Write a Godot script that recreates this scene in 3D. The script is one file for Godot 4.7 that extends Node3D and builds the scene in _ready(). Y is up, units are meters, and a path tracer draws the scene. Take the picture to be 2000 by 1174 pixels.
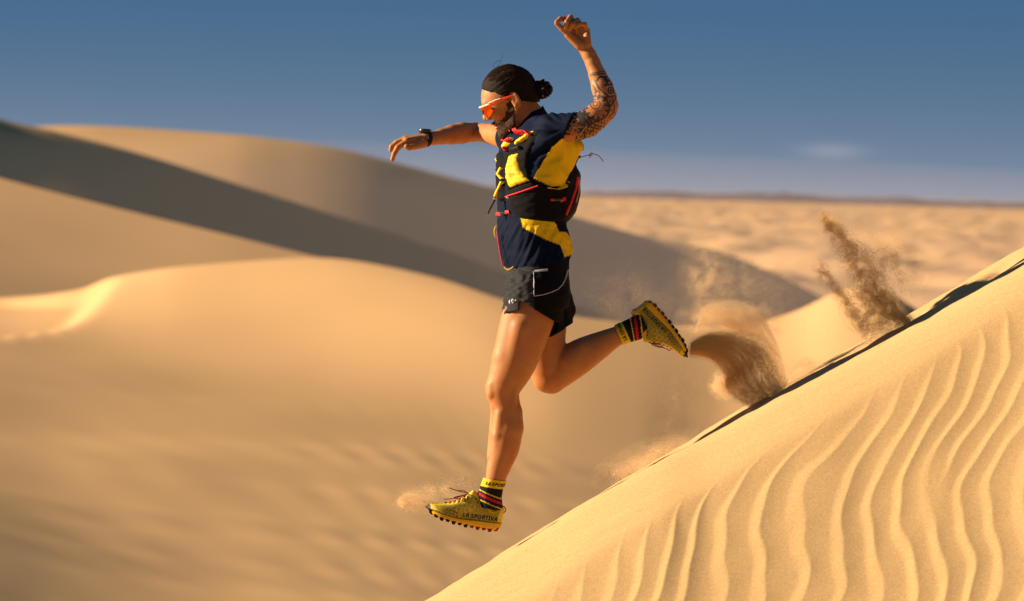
extends Node3D
# A trail runner leaping down the crest of a sand dune, low sun from the left.
# Units are metres. The runner's plane lies 12 m in front of the camera.

const FOCAL := 6709.5            # pixels of the 2000 x 1174 photograph per unit of tangent
const SUBJECT := 12.0            # metres from camera to runner
const PX := 12.0 / 6709.5        # one photograph pixel, in metres, at the runner
var cam_xf: Transform3D
var noise := FastNoiseLite.new()
var noise2 := FastNoiseLite.new()
var rng := RandomNumberGenerator.new()

# ------------------------------------------------------------------ set-up
func _ready() -> void:
	var cam := Camera3D.new()
	cam.name = "camera"
	add_child(cam)
	cam.position = Vector3(0, 0, SUBJECT)
	cam.rotation_degrees = Vector3(-1.85, 0, 1.6)
	cam.far = 60000.0
	cam.near = 0.1
	var lens := CameraAttributesPhysical.new()
	lens.frustum_focal_length = 137.16
	lens.frustum_focus_distance = SUBJECT
	lens.exposure_aperture = 4.4
	lens.frustum_near = 0.1
	lens.frustum_far = 60000.0
	cam.attributes = lens
	cam.current = true
	cam_xf = cam.transform

	var env := Environment.new()
	env.background_mode = Environment.BG_SKY
	var sky_mat := ProceduralSkyMaterial.new()
	sky_mat.sky_top_color = Color(0.0135, 0.046, 0.092).linear_to_srgb()
	sky_mat.sky_horizon_color = Color(0.090, 0.110, 0.140).linear_to_srgb()
	sky_mat.sky_curve = 0.0165
	sky_mat.ground_bottom_color = Color(0.24, 0.14, 0.06).linear_to_srgb()
	sky_mat.ground_horizon_color = Color(0.24, 0.14, 0.06).linear_to_srgb()
	sky_mat.sun_angle_max = 0.0
	sky_mat.sky_energy_multiplier = 1.0
	sky_mat.sky_cover = cloud_cover()
	sky_mat.sky_cover_modulate = Color(1, 1, 1)
	var sky := Sky.new()
	sky.sky_material = sky_mat
	env.sky = sky
	env.tonemap_mode = Environment.TONE_MAPPER_LINEAR
	env.tonemap_exposure = 2.75
	env.volumetric_fog_enabled = true
	env.volumetric_fog_density = 0.0
	env.sdfgi_enabled = true
	env.ssao_enabled = true
	env.ssil_enabled = true
	env.ambient_light_source = Environment.AMBIENT_SOURCE_SKY
	var we := WorldEnvironment.new()
	we.name = "world_environment"
	we.environment = env
	add_child(we)

	var sun := DirectionalLight3D.new()
	sun.name = "sun"
	sun.light_color = Color(1.0, 0.925, 0.80)
	sun.light_energy = 1.6
	sun.light_angular_distance = 0.6
	sun.shadow_enabled = true
	add_child(sun)
	var to_sun := Vector3(-0.95, 0.29, -0.10).normalized()
	sun.look_at_from_position(to_sun * 10.0, Vector3.ZERO, Vector3.UP)

	noise.seed = 11
	noise.noise_type = FastNoiseLite.TYPE_SIMPLEX_SMOOTH
	noise.frequency = 1.0
	noise.fractal_type = FastNoiseLite.FRACTAL_FBM
	noise.fractal_octaves = 3
	noise2.seed = 29
	noise2.noise_type = FastNoiseLite.TYPE_SIMPLEX_SMOOTH
	noise2.frequency = 1.0
	noise2.fractal_type = FastNoiseLite.FRACTAL_NONE
	rng.seed = 4242

	make_materials()
	build_setting()
	build_near_dune()
	build_runner()
	build_plumes()

# one small lens-shaped cloud low over the plain, on an otherwise empty cover
func cloud_cover() -> ImageTexture:
	var w := 4096
	var h := 2048
	var im := Image.create(w, h, false, Image.FORMAT_RGBA8)
	im.fill(Color(0, 0, 0, 0))
	var d := (at(1620, 293, 1.0) - cam_xf.origin).normalized()
	var cu := fposmod(atan2(d.x, -d.z) / TAU, 1.0) * w
	var cv := acos(d.y) / PI * h
	for y in range(int(cv) - 8, int(cv) + 9):
		for x in range(int(cu) - 24, int(cu) + 25):
			var e := pow((x - cu) / 6.0, 2.0) + pow((y - cv + 0.3) / 1.1, 2.0)
			im.set_pixel(posmod(x, w), y, Color(0.62, 0.52, 0.50, 0.16 * exp(-e)))
	return ImageTexture.create_from_image(im)

# ------------------------------------------------------------------ places
# the point seen at a photograph pixel, at a distance along the lens axis
func at(px: float, py: float, depth: float) -> Vector3:
	return cam_xf * Vector3((px - 1000.0) / FOCAL * depth, -(py - 587.0) / FOCAL * depth, -depth)

# the same near the runner: z metres in front of the runner's plane
func rp(px: float, py: float, z: float) -> Vector3:
	return at(px, py, SUBJECT - z)

# ------------------------------------------------------------------ materials
var M := {}

func plain(lin: Color, rough: float = 0.8, spec: float = 0.3) -> StandardMaterial3D:
	var m := StandardMaterial3D.new()
	m.albedo_color = Color(lin.r, lin.g, lin.b).linear_to_srgb()
	m.roughness = rough
	m.metallic_specular = spec
	return m

func painted(rough: float = 0.8, spec: float = 0.3) -> StandardMaterial3D:
	var m := StandardMaterial3D.new()
	m.vertex_color_use_as_albedo = true
	m.roughness = rough
	m.metallic_specular = spec
	return m

func grain_texture(size: int, seed_: int, lo: float, hi: float, soft: int, tint: Color) -> ImageTexture:
	var r := RandomNumberGenerator.new()
	r.seed = seed_
	var n := size * size
	var v := PackedFloat32Array()
	v.resize(n)
	for i in n:
		v[i] = r.randf() + r.randf() - 1.0
	for pass_ in soft:
		var w := v.duplicate()
		for y in size:
			var row := y * size
			var up := ((y + 1) % size) * size
			var dn := ((y + size - 1) % size) * size
			for x in size:
				var xr := (x + 1) % size
				var xl := (x + size - 1) % size
				w[row + x] = (v[row + x] * 2.0 + v[row + xr] + v[row + xl] + v[up + x] + v[dn + x]) * 0.26
		v = w
	var b := PackedByteArray()
	b.resize(n * 3)
	for i in n:
		var k := lo + (hi - lo) * clampf(0.5 + v[i] * 0.5, 0.0, 1.0)
		b[i * 3] = int(clampf(k * tint.r, 0.0, 1.0) * 255.0)
		b[i * 3 + 1] = int(clampf(k * tint.g, 0.0, 1.0) * 255.0)
		b[i * 3 + 2] = int(clampf(k * tint.b, 0.0, 1.0) * 255.0)
	var im := Image.create_from_data(size, size, false, Image.FORMAT_RGB8, b)
	return ImageTexture.create_from_image(im)

func make_materials() -> void:
	var sand := StandardMaterial3D.new()
	sand.albedo_color = Color(0.60, 0.372, 0.165).linear_to_srgb()
	sand.albedo_texture = grain_texture(512, 5, 0.70, 1.0, 1, Color(1, 1, 1))
	sand.uv1_triplanar = true
	sand.uv1_world_triplanar = true
	sand.uv1_scale = Vector3(1.6, 1.6, 1.6)
	sand.roughness = 0.95
	sand.metallic_specular = 0.15
	M.near_sand = sand
	var far_sand := plain(Color(0.51, 0.298, 0.138), 1.0, 0.1)
	M.far_sand = far_sand
	M.grain = plain(Color(0.72, 0.43, 0.145), 0.9, 0.2)
	M.fine_grain = plain(Color(0.80, 0.55, 0.29), 0.9, 0.2)
	M.rock = plain(Color(0.13, 0.11, 0.12), 1.0, 0.0)
	var skin := painted(0.56, 0.34)
	skin.subsurf_scatter_enabled = true
	skin.subsurf_scatter_strength = 0.05
	M.skin = skin
	var cloth := painted(0.78, 0.18)
	M.cloth = cloth
	M.shoe = painted(0.7, 0.35)
	M.hair = painted(0.75, 0.2)
	M.black = plain(Color(0.006, 0.006, 0.007), 0.7, 0.3)
	M.black_mesh = plain(Color(0.0065, 0.006, 0.006), 0.8, 0.15)
	M.black_gloss = plain(Color(0.008, 0.008, 0.009), 0.3, 0.5)
	M.red = plain(Color(0.55, 0.015, 0.02), 0.6, 0.3)
	M.dark_red = plain(Color(0.20, 0.010, 0.014), 0.7, 0.3)
	M.yellow = plain(Color(0.72, 0.47, 0.012), 0.7, 0.3)
	M.amber = plain(Color(0.66, 0.33, 0.01), 0.7, 0.3)
	M.grey_trim = plain(Color(0.32, 0.28, 0.29), 0.6, 0.3)
	M.white = plain(Color(0.75, 0.75, 0.75), 0.5, 0.4)
	M.tan = plain(Color(0.35, 0.22, 0.06), 0.8, 0.3)
	M.metal = plain(Color(0.6, 0.6, 0.6), 0.3, 0.5)
	M.metal.metallic = 0.9

# ------------------------------------------------------------------ nodes
func put(mesh: Mesh, called: String, mat: Material, parent: Node) -> MeshInstance3D:
	var o := MeshInstance3D.new()
	o.name = called
	o.mesh = mesh
	o.material_override = mat
	parent.add_child(o, true)
	return o

func group_node(called: String, where: Vector3) -> Node3D:
	var o := Node3D.new()
	o.name = called
	add_child(o, true)
	o.position = where
	return o

func tag(o: Node, label: String, category: String, group: String = "", kind: String = "") -> void:
	o.set_meta("label", label)
	if category != "":
		o.set_meta("category", category)
	if group != "":
		o.set_meta("group", group)
	if kind != "":
		o.set_meta("kind", kind)

# ------------------------------------------------------------------ mesh collector
class Soup:
	var v := PackedVector3Array()
	var n := PackedVector3Array()
	var c := PackedColorArray()
	var i := PackedInt32Array()
	func vert(p: Vector3, nn: Vector3, col: Color = Color.WHITE) -> int:
		v.append(p)
		n.append(nn)
		c.append(col)
		return v.size() - 1
	# a triangle turned so that its front looks along the normals of its corners
	func tri(a: int, b: int, d: int) -> void:
		var g := (v[b] - v[a]).cross(v[d] - v[a])
		if g.dot(n[a] + n[b] + n[d]) > 0.0:
			i.append(a); i.append(d); i.append(b)
		else:
			i.append(a); i.append(b); i.append(d)
	func quad(a: int, b: int, d: int, e: int) -> void:
		tri(a, b, d)
		tri(a, d, e)
	# normals from the triangles themselves
	func smooth() -> void:
		var s := PackedVector3Array()
		s.resize(v.size())
		for k in range(0, i.size(), 3):
			var g := (v[i[k + 2]] - v[i[k]]).cross(v[i[k + 1]] - v[i[k]])
			for q in 3:
				s[i[k + q]] += g
		for k in v.size():
			if s[k].length_squared() > 0.0:
				n[k] = s[k].normalized()
	func mesh(shift: Vector3 = Vector3.ZERO) -> ArrayMesh:
		if shift != Vector3.ZERO:
			for k in v.size():
				v[k] -= shift
		var a := []
		a.resize(Mesh.ARRAY_MAX)
		a[Mesh.ARRAY_VERTEX] = v
		a[Mesh.ARRAY_NORMAL] = n
		a[Mesh.ARRAY_COLOR] = c
		a[Mesh.ARRAY_INDEX] = i
		var m := ArrayMesh.new()
		m.add_surface_from_arrays(Mesh.PRIMITIVE_TRIANGLES, a)
		return m

# ------------------------------------------------------------------ distance field on a grid, meshed as surface nets
class Field:
	var o: Vector3
	var h: float
	var nx: int
	var ny: int
	var nz: int
	var d := PackedFloat32Array()
	func _init(lo: Vector3, hi: Vector3, cell: float) -> void:
		o = lo
		h = cell
		nx = int(ceil((hi.x - lo.x) / cell)) + 1
		ny = int(ceil((hi.y - lo.y) / cell)) + 1
		nz = int(ceil((hi.z - lo.z) / cell)) + 1
		d.resize(nx * ny * nz)
		d.fill(1.0)
	func box(lo: Vector3, hi: Vector3) -> PackedInt32Array:
		return PackedInt32Array([
			clampi(int(floor((lo.x - o.x) / h)), 0, nx - 1), clampi(int(ceil((hi.x - o.x) / h)), 0, nx - 1),
			clampi(int(floor((lo.y - o.y) / h)), 0, ny - 1), clampi(int(ceil((hi.y - o.y) / h)), 0, ny - 1),
			clampi(int(floor((lo.z - o.z) / h)), 0, nz - 1), clampi(int(ceil((hi.z - o.z) / h)), 0, nz - 1)])
	# a capsule from a to b whose radius runs from ra to rb; k rounds the joint; carve takes it away instead
	func cone(a: Vector3, b: Vector3, ra: float, rb: float, k: float = 0.01, carve: bool = false) -> void:
		var m := maxf(ra, rb) + 3.0 * h + k
		var e := Vector3(m, m, m)
		var q := box(a.min(b) - e, a.max(b) + e)
		var ba := b - a
		var inv := 1.0 / maxf(ba.length_squared(), 1e-9)
		var dr := rb - ra
		var far := 3.0 * h + k
		for z in range(q[4], q[5] + 1):
			for y in range(q[2], q[3] + 1):
				var at_ := (z * ny + y) * nx
				var p := Vector3(0.0, o.y + y * h, o.z + z * h)
				var x := q[0]
				while x <= q[1]:
					p.x = o.x + x * h
					var t := clampf((p - a).dot(ba) * inv, 0.0, 1.0)
					var dd := p.distance_to(a + ba * t) - ra - dr * t
					if dd > far:
						x += maxi(1, int((dd - far) / h))
						continue
					var old := d[at_ + x]
					if carve:
						if -dd > old:
							d[at_ + x] = -dd
					elif dd < old + k:
						var s := maxf(k - absf(old - dd), 0.0) / k
						d[at_ + x] = minf(old, dd) - s * s * k * 0.25
					x += 1
	# an ellipsoid whose axes are the columns of turn
	func blob(c: Vector3, turn: Basis, r: Vector3, k: float = 0.01, carve: bool = false) -> void:
		var m := maxf(r.x, maxf(r.y, r.z)) + 3.0 * h + k
		var e := Vector3(m, m, m)
		var q := box(c - e, c + e)
		var ti := turn.transposed()
		var small := minf(r.x, minf(r.y, r.z))
		for z in range(q[4], q[5] + 1):
			for y in range(q[2], q[3] + 1):
				var at_ := (z * ny + y) * nx
				for x in range(q[0], q[1] + 1):
					var l: Vector3 = ti * (Vector3(o.x + x * h, o.y + y * h, o.z + z * h) - c)
					var u := l / r
					var k0 := u.length()
					var k1 := (u / r).length()
					var dd := -small if k1 < 1e-6 else k0 * (k0 - 1.0) / k1
					var old := d[at_ + x]
					if carve:
						if -dd > old:
							d[at_ + x] = -dd
					elif dd < old + k:
						var s := maxf(k - absf(old - dd), 0.0) / k
						d[at_ + x] = minf(old, dd) - s * s * k * 0.25
	# keeps what lies on the side away from the normal
	func cut(point: Vector3, normal: Vector3, lo: Vector3, hi: Vector3) -> void:
		var q := box(lo, hi)
		for z in range(q[4], q[5] + 1):
			for y in range(q[2], q[3] + 1):
				var at_ := (z * ny + y) * nx
				for x in range(q[0], q[1] + 1):
					var dd := (Vector3(o.x + x * h, o.y + y * h, o.z + z * h) - point).dot(normal)
					if dd > d[at_ + x]:
						d[at_ + x] = dd
	# upright trunk given by rings [y, centre, half depth, half width]; f is its forward axis, l its sideways axis
	func tower(rings: Array, f: Vector3, l: Vector3, k: float) -> void:
		var top: float = rings[0][0]
		var low: float = rings[rings.size() - 1][0]
		for y in ny:
			var yy := o.y + y * h
			if yy > top + 0.05 or yy < low - 0.05:
				continue
			var yc := clampf(yy, low, top)
			var s := 0
			while s < rings.size() - 2 and yc < rings[s + 1][0]:
				s += 1
			var t: float = (yc - rings[s][0]) / (rings[s + 1][0] - rings[s][0])
			var c: Vector3 = (rings[s][1] as Vector3).lerp(rings[s + 1][1], t)
			var a: float = lerpf(rings[s][2], rings[s + 1][2], t)
			var b: float = lerpf(rings[s][3], rings[s + 1][3], t)
			var cap := maxf(yy - top, low - yy)
			var mn := minf(a, b)
			for z in nz:
				var at_ := (z * ny + y) * nx
				for x in nx:
					var g := Vector3(o.x + x * h - c.x, 0, o.z + z * h - c.z)
					var ga := g.dot(f) / a
					var gb := g.dot(l) / b
					var r := sqrt(ga * ga + gb * gb)
					var dd := (r - 1.0) * mn * (0.75 + 0.25 * minf(r, 1.6))
					if cap > 0.0:
						dd = maxf(dd, cap)
					var old := d[at_ + x]
					if dd < old + k:
						var q := maxf(k - absf(old - dd), 0.0) / k
						d[at_ + x] = minf(old, dd) - q * q * k * 0.25
	# pushes the surface in and out
	func rough(how: Callable) -> void:
		for z in nz:
			for y in ny:
				var at_ := (z * ny + y) * nx
				for x in nx:
					if absf(d[at_ + x]) < 4.0 * h:
						d[at_ + x] -= how.call(Vector3(o.x + x * h, o.y + y * h, o.z + z * h))
	func sample(p: Vector3) -> float:
		var q := (p - o) / h
		var x := clampi(int(q.x), 0, nx - 2)
		var y := clampi(int(q.y), 0, ny - 2)
		var z := clampi(int(q.z), 0, nz - 2)
		var f := q - Vector3(x, y, z)
		var k := (z * ny + y) * nx + x
		var a := lerpf(lerpf(d[k], d[k + 1], f.x), lerpf(d[k + nx], d[k + nx + 1], f.x), f.y)
		k += nx * ny
		var b := lerpf(lerpf(d[k], d[k + 1], f.x), lerpf(d[k + nx], d[k + nx + 1], f.x), f.y)
		return lerpf(a, b, f.z)
	func slope(p: Vector3) -> Vector3:
		var e := h
		return Vector3(sample(p + Vector3(e, 0, 0)) - sample(p - Vector3(e, 0, 0)), sample(p + Vector3(0, e, 0)) - sample(p - Vector3(0, e, 0)), sample(p + Vector3(0, 0, e)) - sample(p - Vector3(0, 0, e))).normalized()
	func net(out: Soup, color: Callable, xf: Transform3D = Transform3D.IDENTITY) -> void:
		var ids := {}
		var sy := nx
		var sz := nx * ny
		var lim := 2.0 * h
		for z in nz - 1:
			for y in ny - 1:
				var row := z * sz + y * sy
				for x in nx - 1:
					var k := row + x
					var d0 := d[k]
					if d0 > lim or d0 < -lim:
						continue
					var e: Array[float] = [d0, d[k + 1], d[k + sy], d[k + sy + 1], d[k + sz], d[k + sz + 1], d[k + sz + sy], d[k + sz + sy + 1]]
					var neg := 0
					for q in 8:
						if e[q] < 0.0:
							neg += 1
					if neg == 0 or neg == 8:
						continue
					var sum := Vector3.ZERO
					var cnt := 0
					for q in 8:
						for ax in 3:
							var bit := 1 << ax
							if q & bit:
								continue
							var r := q | bit
							if (e[q] < 0.0) != (e[r] < 0.0):
								var t := e[q] / (e[q] - e[r])
								var p := Vector3(q & 1, (q >> 1) & 1, (q >> 2) & 1)
								p[ax] = t
								sum += p
								cnt += 1
					var l := sum / cnt
					var g := Vector3(
						(e[1] + e[3] + e[5] + e[7]) - (e[0] + e[2] + e[4] + e[6]),
						(e[2] + e[3] + e[6] + e[7]) - (e[0] + e[1] + e[4] + e[5]),
						(e[4] + e[5] + e[6] + e[7]) - (e[0] + e[1] + e[2] + e[3])).normalized()
					var w := o + (Vector3(x, y, z) + l) * h
					var g2 := slope(w)
					if g2.length_squared() > 0.5:
						g = g2
					ids[k] = out.vert(xf * w, (xf.basis * g).normalized(), color.call(w, g))
		for k: int in ids:
			var x := k % nx
			var y := (k / nx) % ny
			var z := k / sz
			if y > 0 and z > 0 and (d[k] < 0.0) != (d[k + 1] < 0.0):
				quad(out, ids, k, k - sy, k - sy - sz, k - sz)
			if x > 0 and z > 0 and (d[k] < 0.0) != (d[k + sy] < 0.0):
				quad(out, ids, k, k - 1, k - 1 - sz, k - sz)
			if x > 0 and y > 0 and (d[k] < 0.0) != (d[k + sz] < 0.0):
				quad(out, ids, k, k - 1, k - 1 - sy, k - sy)
	func quad(out: Soup, ids: Dictionary, a: int, b: int, c: int, e: int) -> void:
		if ids.has(a) and ids.has(b) and ids.has(c) and ids.has(e):
			out.quad(ids[a], ids[b], ids[c], ids[e])

# ------------------------------------------------------------------ small shapes
func tube(out: Soup, pts: PackedVector3Array, radii: Array, sides: int = 8, col: Color = Color.WHITE, squash: float = 1.0, up_hint: Vector3 = Vector3.UP) -> void:
	var rows := []
	for k in pts.size():
		var t := (pts[mini(k + 1, pts.size() - 1)] - pts[maxi(k - 1, 0)]).normalized()
		var s := t.cross(up_hint)
		if s.length() < 0.05:
			s = t.cross(Vector3(0.3, 0.2, 1.0))
		s = s.normalized()
		var u := s.cross(t).normalized()
		var r: float = radii[mini(k, radii.size() - 1)]
		var row := []
		for q in sides:
			var a := TAU * q / sides
			var n := s * cos(a) * squash + u * sin(a)
			row.append(out.vert(pts[k] + n * r, (s * cos(a) / squash + u * sin(a)).normalized(), col))
		rows.append(row)
	for k in rows.size() - 1:
		for q in sides:
			out.quad(rows[k][q], rows[k][(q + 1) % sides], rows[k + 1][(q + 1) % sides], rows[k + 1][q])
	for e in 2:
		var k := 0 if e == 0 else rows.size() - 1
		var t := (pts[0] - pts[1]).normalized() if e == 0 else (pts[k] - pts[k - 1]).normalized()
		var c := out.vert(pts[k], t, col)
		var ring := []
		for q in sides:
			ring.append(out.vert(out.v[rows[k][q]], t, col))
		for q in sides:
			out.tri(c, ring[q], ring[(q + 1) % sides])

func curve(points: Array, step: float) -> PackedVector3Array:
	var c := Curve3D.new()
	c.bake_interval = step
	for k in points.size():
		var a: Vector3 = points[maxi(k - 1, 0)]
		var b: Vector3 = points[mini(k + 1, points.size() - 1)]
		var t := (b - a) / 6.0
		c.add_point(points[k], -t, t)
	return c.get_baked_points()

# smooth value of a polyline [[x, y], ...] at x (Catmull-Rom)
func along(pts: Array, x: float, col: int = 1) -> float:
	var n := pts.size()
	if x <= pts[0][0]:
		return pts[0][col]
	if x >= pts[n - 1][0]:
		return pts[n - 1][col]
	var s := 0
	while x > pts[s + 1][0]:
		s += 1
	var x0: float = pts[s][0]
	var x1: float = pts[s + 1][0]
	var t := (x - x0) / (x1 - x0)
	var y0: float = pts[s][col]
	var y1: float = pts[s + 1][col]
	var xm: float = pts[maxi(s - 1, 0)][0]
	var ym: float = pts[maxi(s - 1, 0)][col]
	var xn: float = pts[mini(s + 2, n - 1)][0]
	var yn: float = pts[mini(s + 2, n - 1)][col]
	var m0 := (y1 - ym) / maxf(x1 - xm, 1e-6) * (x1 - x0)
	var m1 := (yn - y0) / maxf(xn - x0, 1e-6) * (x1 - x0)
	var t2 := t * t
	var t3 := t2 * t
	return (2 * t3 - 3 * t2 + 1) * y0 + (t3 - 2 * t2 + t) * m0 + (-2 * t3 + 3 * t2) * y1 + (t3 - t2) * m1

# ------------------------------------------------------------------ the desert
# a dune skin: rows of [pixel x, pixel y, distance] from behind the crest down its near face
func dune_skin(called: String, label: String, rows: Array, x0: float, x1: float, cols: int, sub: int, lift: Callable) -> void:
	var s := Soup.new()
	var last := rows.size() - 1
	var total := last * sub
	for c in cols + 1:
		var px := lerpf(x0, x1, float(c) / cols)
		var ys := []
		var ds := []
		for r in rows.size():
			ys.append([float(r), along(rows[r], px, 1)])
			ds.append([float(r), along(rows[r], px, 2)])
		for q in total + 1:
			var t := float(q) / sub
			var py := along(ys, t)
			var dep := along(ds, t)
			var p := at(px, py, dep)
			p.y += lift.call(px, py, p)
			s.vert(p, Vector3.UP)
	for c in cols:
		for q in total:
			var a := c * (total + 1) + q
			s.quad(a, a + 1, a + total + 2, a + total + 1)
	s.smooth()
	var o := put(s.mesh(), called, M.far_sand, self)
	tag(o, label, "", "", "structure")

func build_setting() -> void:
	# the plain far below, out to the horizon
	var s := Soup.new()
	var nu := 700
	var nv := 300
	for j in nv + 1:
		var dep := 500.0 * pow(60.0, float(j) / nv)
		for k in nu + 1:
			var px := lerpf(-1600.0, 4400.0, float(k) / nu)
			var x := (px - 1000.0) / FOCAL * dep
			var z := SUBJECT - dep
			var big := noise.get_noise_2d(x / 260.0 + 3.1, z / 420.0)
			var mid := noise.get_noise_2d(x / 75.0 + 40.0, z / 130.0 + 9.0)
			var y := -40.0 + 11.0 * big + 4.2 * mid
			s.vert(Vector3(x, y, z), Vector3.UP)
	for j in nv:
		for k in nu:
			var a := j * (nu + 1) + k
			s.quad(a, a + 1, a + nu + 2, a + nu + 1)
	s.smooth()
	tag(put(s.mesh(), "ground", M.far_sand, self), "wide pale sand plain of low dunes reaching the horizon", "", "", "structure")
	# dark low hills along the horizon
	s = Soup.new()
	var prev := -1
	for k in 301:
		var px := lerpf(-2200.0, 5200.0, k / 300.0)
		var dep := 24000.0
		var x := (px - 1000.0) / FOCAL * dep
		var top := 12.0 + 26.0 * noise.get_noise_1d(k * 0.1) + 10.0 * noise2.get_noise_1d(k * 0.6)
		var a := s.vert(Vector3(x, -90.0, -dep + 900.0), Vector3(0, 0.3, 1).normalized())
		s.vert(Vector3(x, top * 0.6 - 10.0, -dep + 350.0), Vector3(0, 0.3, 1).normalized())
		s.vert(Vector3(x, top, -dep), Vector3(0, 0.7, 1).normalized())
		s.vert(Vector3(x, -90.0, -dep - 900.0), Vector3(0, 0.3, -1).normalized())
		if prev >= 0:
			for q in 3:
				s.quad(prev + q, prev + q + 1, a + q + 1, a + q)
		prev = a
	s.smooth()
	tag(put(s.mesh(), "hills", M.rock, self), "low dark hills lined up along the horizon", "", "", "structure")

	# fog volume added to lighten and warm the shaded dune faces
	var haze := FogVolume.new()
	haze.name = "shade_lift_haze"
	haze.shape = RenderingServer.FOG_VOLUME_SHAPE_ELLIPSOID
	haze.size = Vector3(210, 22, 140)
	var fm := FogMaterial.new()
	fm.density = 0.0017
	fm.albedo = Color(0.95, 0.82, 0.78)
	haze.material = fm
	haze.position = Vector3(-8, -9.4, -112)
	add_child(haze)
	tag(haze, "thin haze added over the valley to lighten the shaded dunes behind the runner", "haze", "", "stuff")

	# the high rounded dune against the sky
	var B_crest := [[-1800, 560, 170], [-1100, 470, 170], [-600, 370, 170], [-300, 300, 170], [-100, 262, 170], [60, 249, 170], [200, 247, 170], [450, 261, 170], [580, 278, 170], [700, 300, 170], [850, 336, 170], [950, 364, 170], [1050, 398, 170], [1130, 428, 170], [1250, 458, 170], [1400, 492, 170], [1500, 532, 170], [1600, 578, 170], [1700, 625, 170], [1800, 670, 170]]
	for q in B_crest:
		q[2] = 170.0 + maxf(0.0, q[0] - 500.0) * 0.0085
	dune_skin("dune", "high rounded dune behind, its crest against the sky", [
		shifted(B_crest, 320, 40), shifted(B_crest, 60, 12), shifted(B_crest, 6, 3), B_crest, shifted(B_crest, 8, -3), shifted(B_crest, 40, -8), shifted(B_crest, 110, -16), shifted(B_crest, 230, -28), shifted(B_crest, 420, -45)],
		-1800, 1800, 330, 8, func(px: float, py: float, p: Vector3) -> float: return 0.12 * noise2.get_noise_2d(p.x / 14.0, p.z / 20.0))
	# the dune whose shaded side makes the dark band
	var A_crest := [[-1800, 150, 120], [-1200, 95, 120], [-700, 100, 120], [-300, 160, 120], [-100, 205, 120], [0, 234, 120], [105, 257, 120], [250, 296, 120], [400, 341, 120], [550, 386, 120], [700, 434, 120], [850, 485, 120], [985, 535, 120], [1100, 585, 120], [1300, 680, 120]]
	for q in A_crest:
		q[2] = 120.0 + maxf(q[0], -400.0) * 0.005
	dune_skin("dune", "long dune with its shaded grey side sloping down behind the runner", [
		shifted(A_crest, 300, 30), shifted(A_crest, 60, 9), shifted(A_crest, 5, 2), A_crest, shifted(A_crest, 9, -1.6), shifted(A_crest, 60, -5), shifted(A_crest, 140, -11), shifted(A_crest, 260, -20)],
		-1800, 1300, 330, 8, func(px: float, py: float, p: Vector3) -> float: return 0.06 * noise2.get_noise_2d(p.x / 10.0, p.z / 12.0 + 5.0))
	# the sunlit dune in front of the band
	var C_crest := [[-1800, 300, 104], [-1200, 225, 102], [-700, 222, 99.5], [-300, 270, 97.6], [-100, 322, 96.0], [0, 350, 94.8], [150, 390, 93.1], [300, 428, 91.5], [450, 463, 90.0], [560, 488, 89.0], [640, 505, 88.3], [750, 530, 87.2], [900, 575, 86.0]]
	dune_skin("dune", "sunlit dune below the shaded band with soft rounded shoulder", [
		shifted(C_crest, 250, 25), shifted(C_crest, 30, 6), shifted(C_crest, 3, 1.2), C_crest, shifted(C_crest, 8, -0.5), shifted(C_crest, 70, -4.4), shifted(C_crest, 150, -10), shifted(C_crest, 230, -18), shifted(C_crest, 330, -28), shifted(C_crest, 520, -38)],
		-1800, 900, 300, 8, func(px: float, py: float, p: Vector3) -> float: return 0.05 * noise2.get_noise_2d(p.x / 8.0 + 7.0, p.z / 8.0))
	# the broad basin below, up to the bright slope at the right
	var D_crest := [[-1800, 610, 66], [-900, 580, 66], [-300, 560, 66], [-100, 556, 66], [0, 553, 66], [120, 550, 65], [190, 546, 64.5], [260, 533, 64], [350, 520, 63.5], [500, 510, 63], [640, 506, 62.5], [720, 514, 62], [850, 542, 60.8], [985, 578, 59.4], [1100, 597, 58.7], [1250, 606, 58.4], [1400, 608, 58.4], [1480, 604, 58.4], [1560, 590, 58.4], [1640, 566, 58.4], [1700, 560, 58.2], [1760, 575, 57.5], [1850, 610, 57.0], [2200, 720, 56.0], [3400, 860, 54.0]]
	var D_low := [[-1800, 560, 66], [-900, 536, 66], [-300, 524, 66], [-100, 522, 65.5], [100, 519, 65], [350, 516, 64], [600, 515, 63], [800, 535, 61.5], [985, 568, 59.8], [1100, 586, 58.9], [1250, 600, 58.4], [1400, 606, 58.4], [1560, 600, 58.2], [1700, 592, 58.0], [1850, 615, 57.0], [2200, 700, 56.0], [3400, 840, 54.0]]
	var D_mid := []
	for q in D_crest:
		D_mid.append([q[0], 0.5 * (q[1] + along(D_low, q[0], 1)), 0.5 * (q[2] + along(D_low, q[0], 2))])
	dune_skin("dune", "broad smooth sand basin between the dunes, bright where it rises", [
		shifted(D_crest, 160, 30), shifted(D_crest, 22, 6), shifted(D_crest, 2.5, 1.2), D_crest, shifted(D_crest, 8, -0.6), shifted(D_mid, 60, -2.4), shifted(D_low, 180, -6.0), shifted(D_low, 320, -11.5), shifted(D_low, 480, -18), shifted(D_low, 660, -25), shifted(D_low, 900, -31)],
		-1800, 3400, 520, 9, basin_lift)

func shifted(row: Array, dy: float, dd: float) -> Array:
	var out := []
	for p in row:
		out.append([p[0], p[1] + dy, p[2] + dd])
	return out

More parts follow.
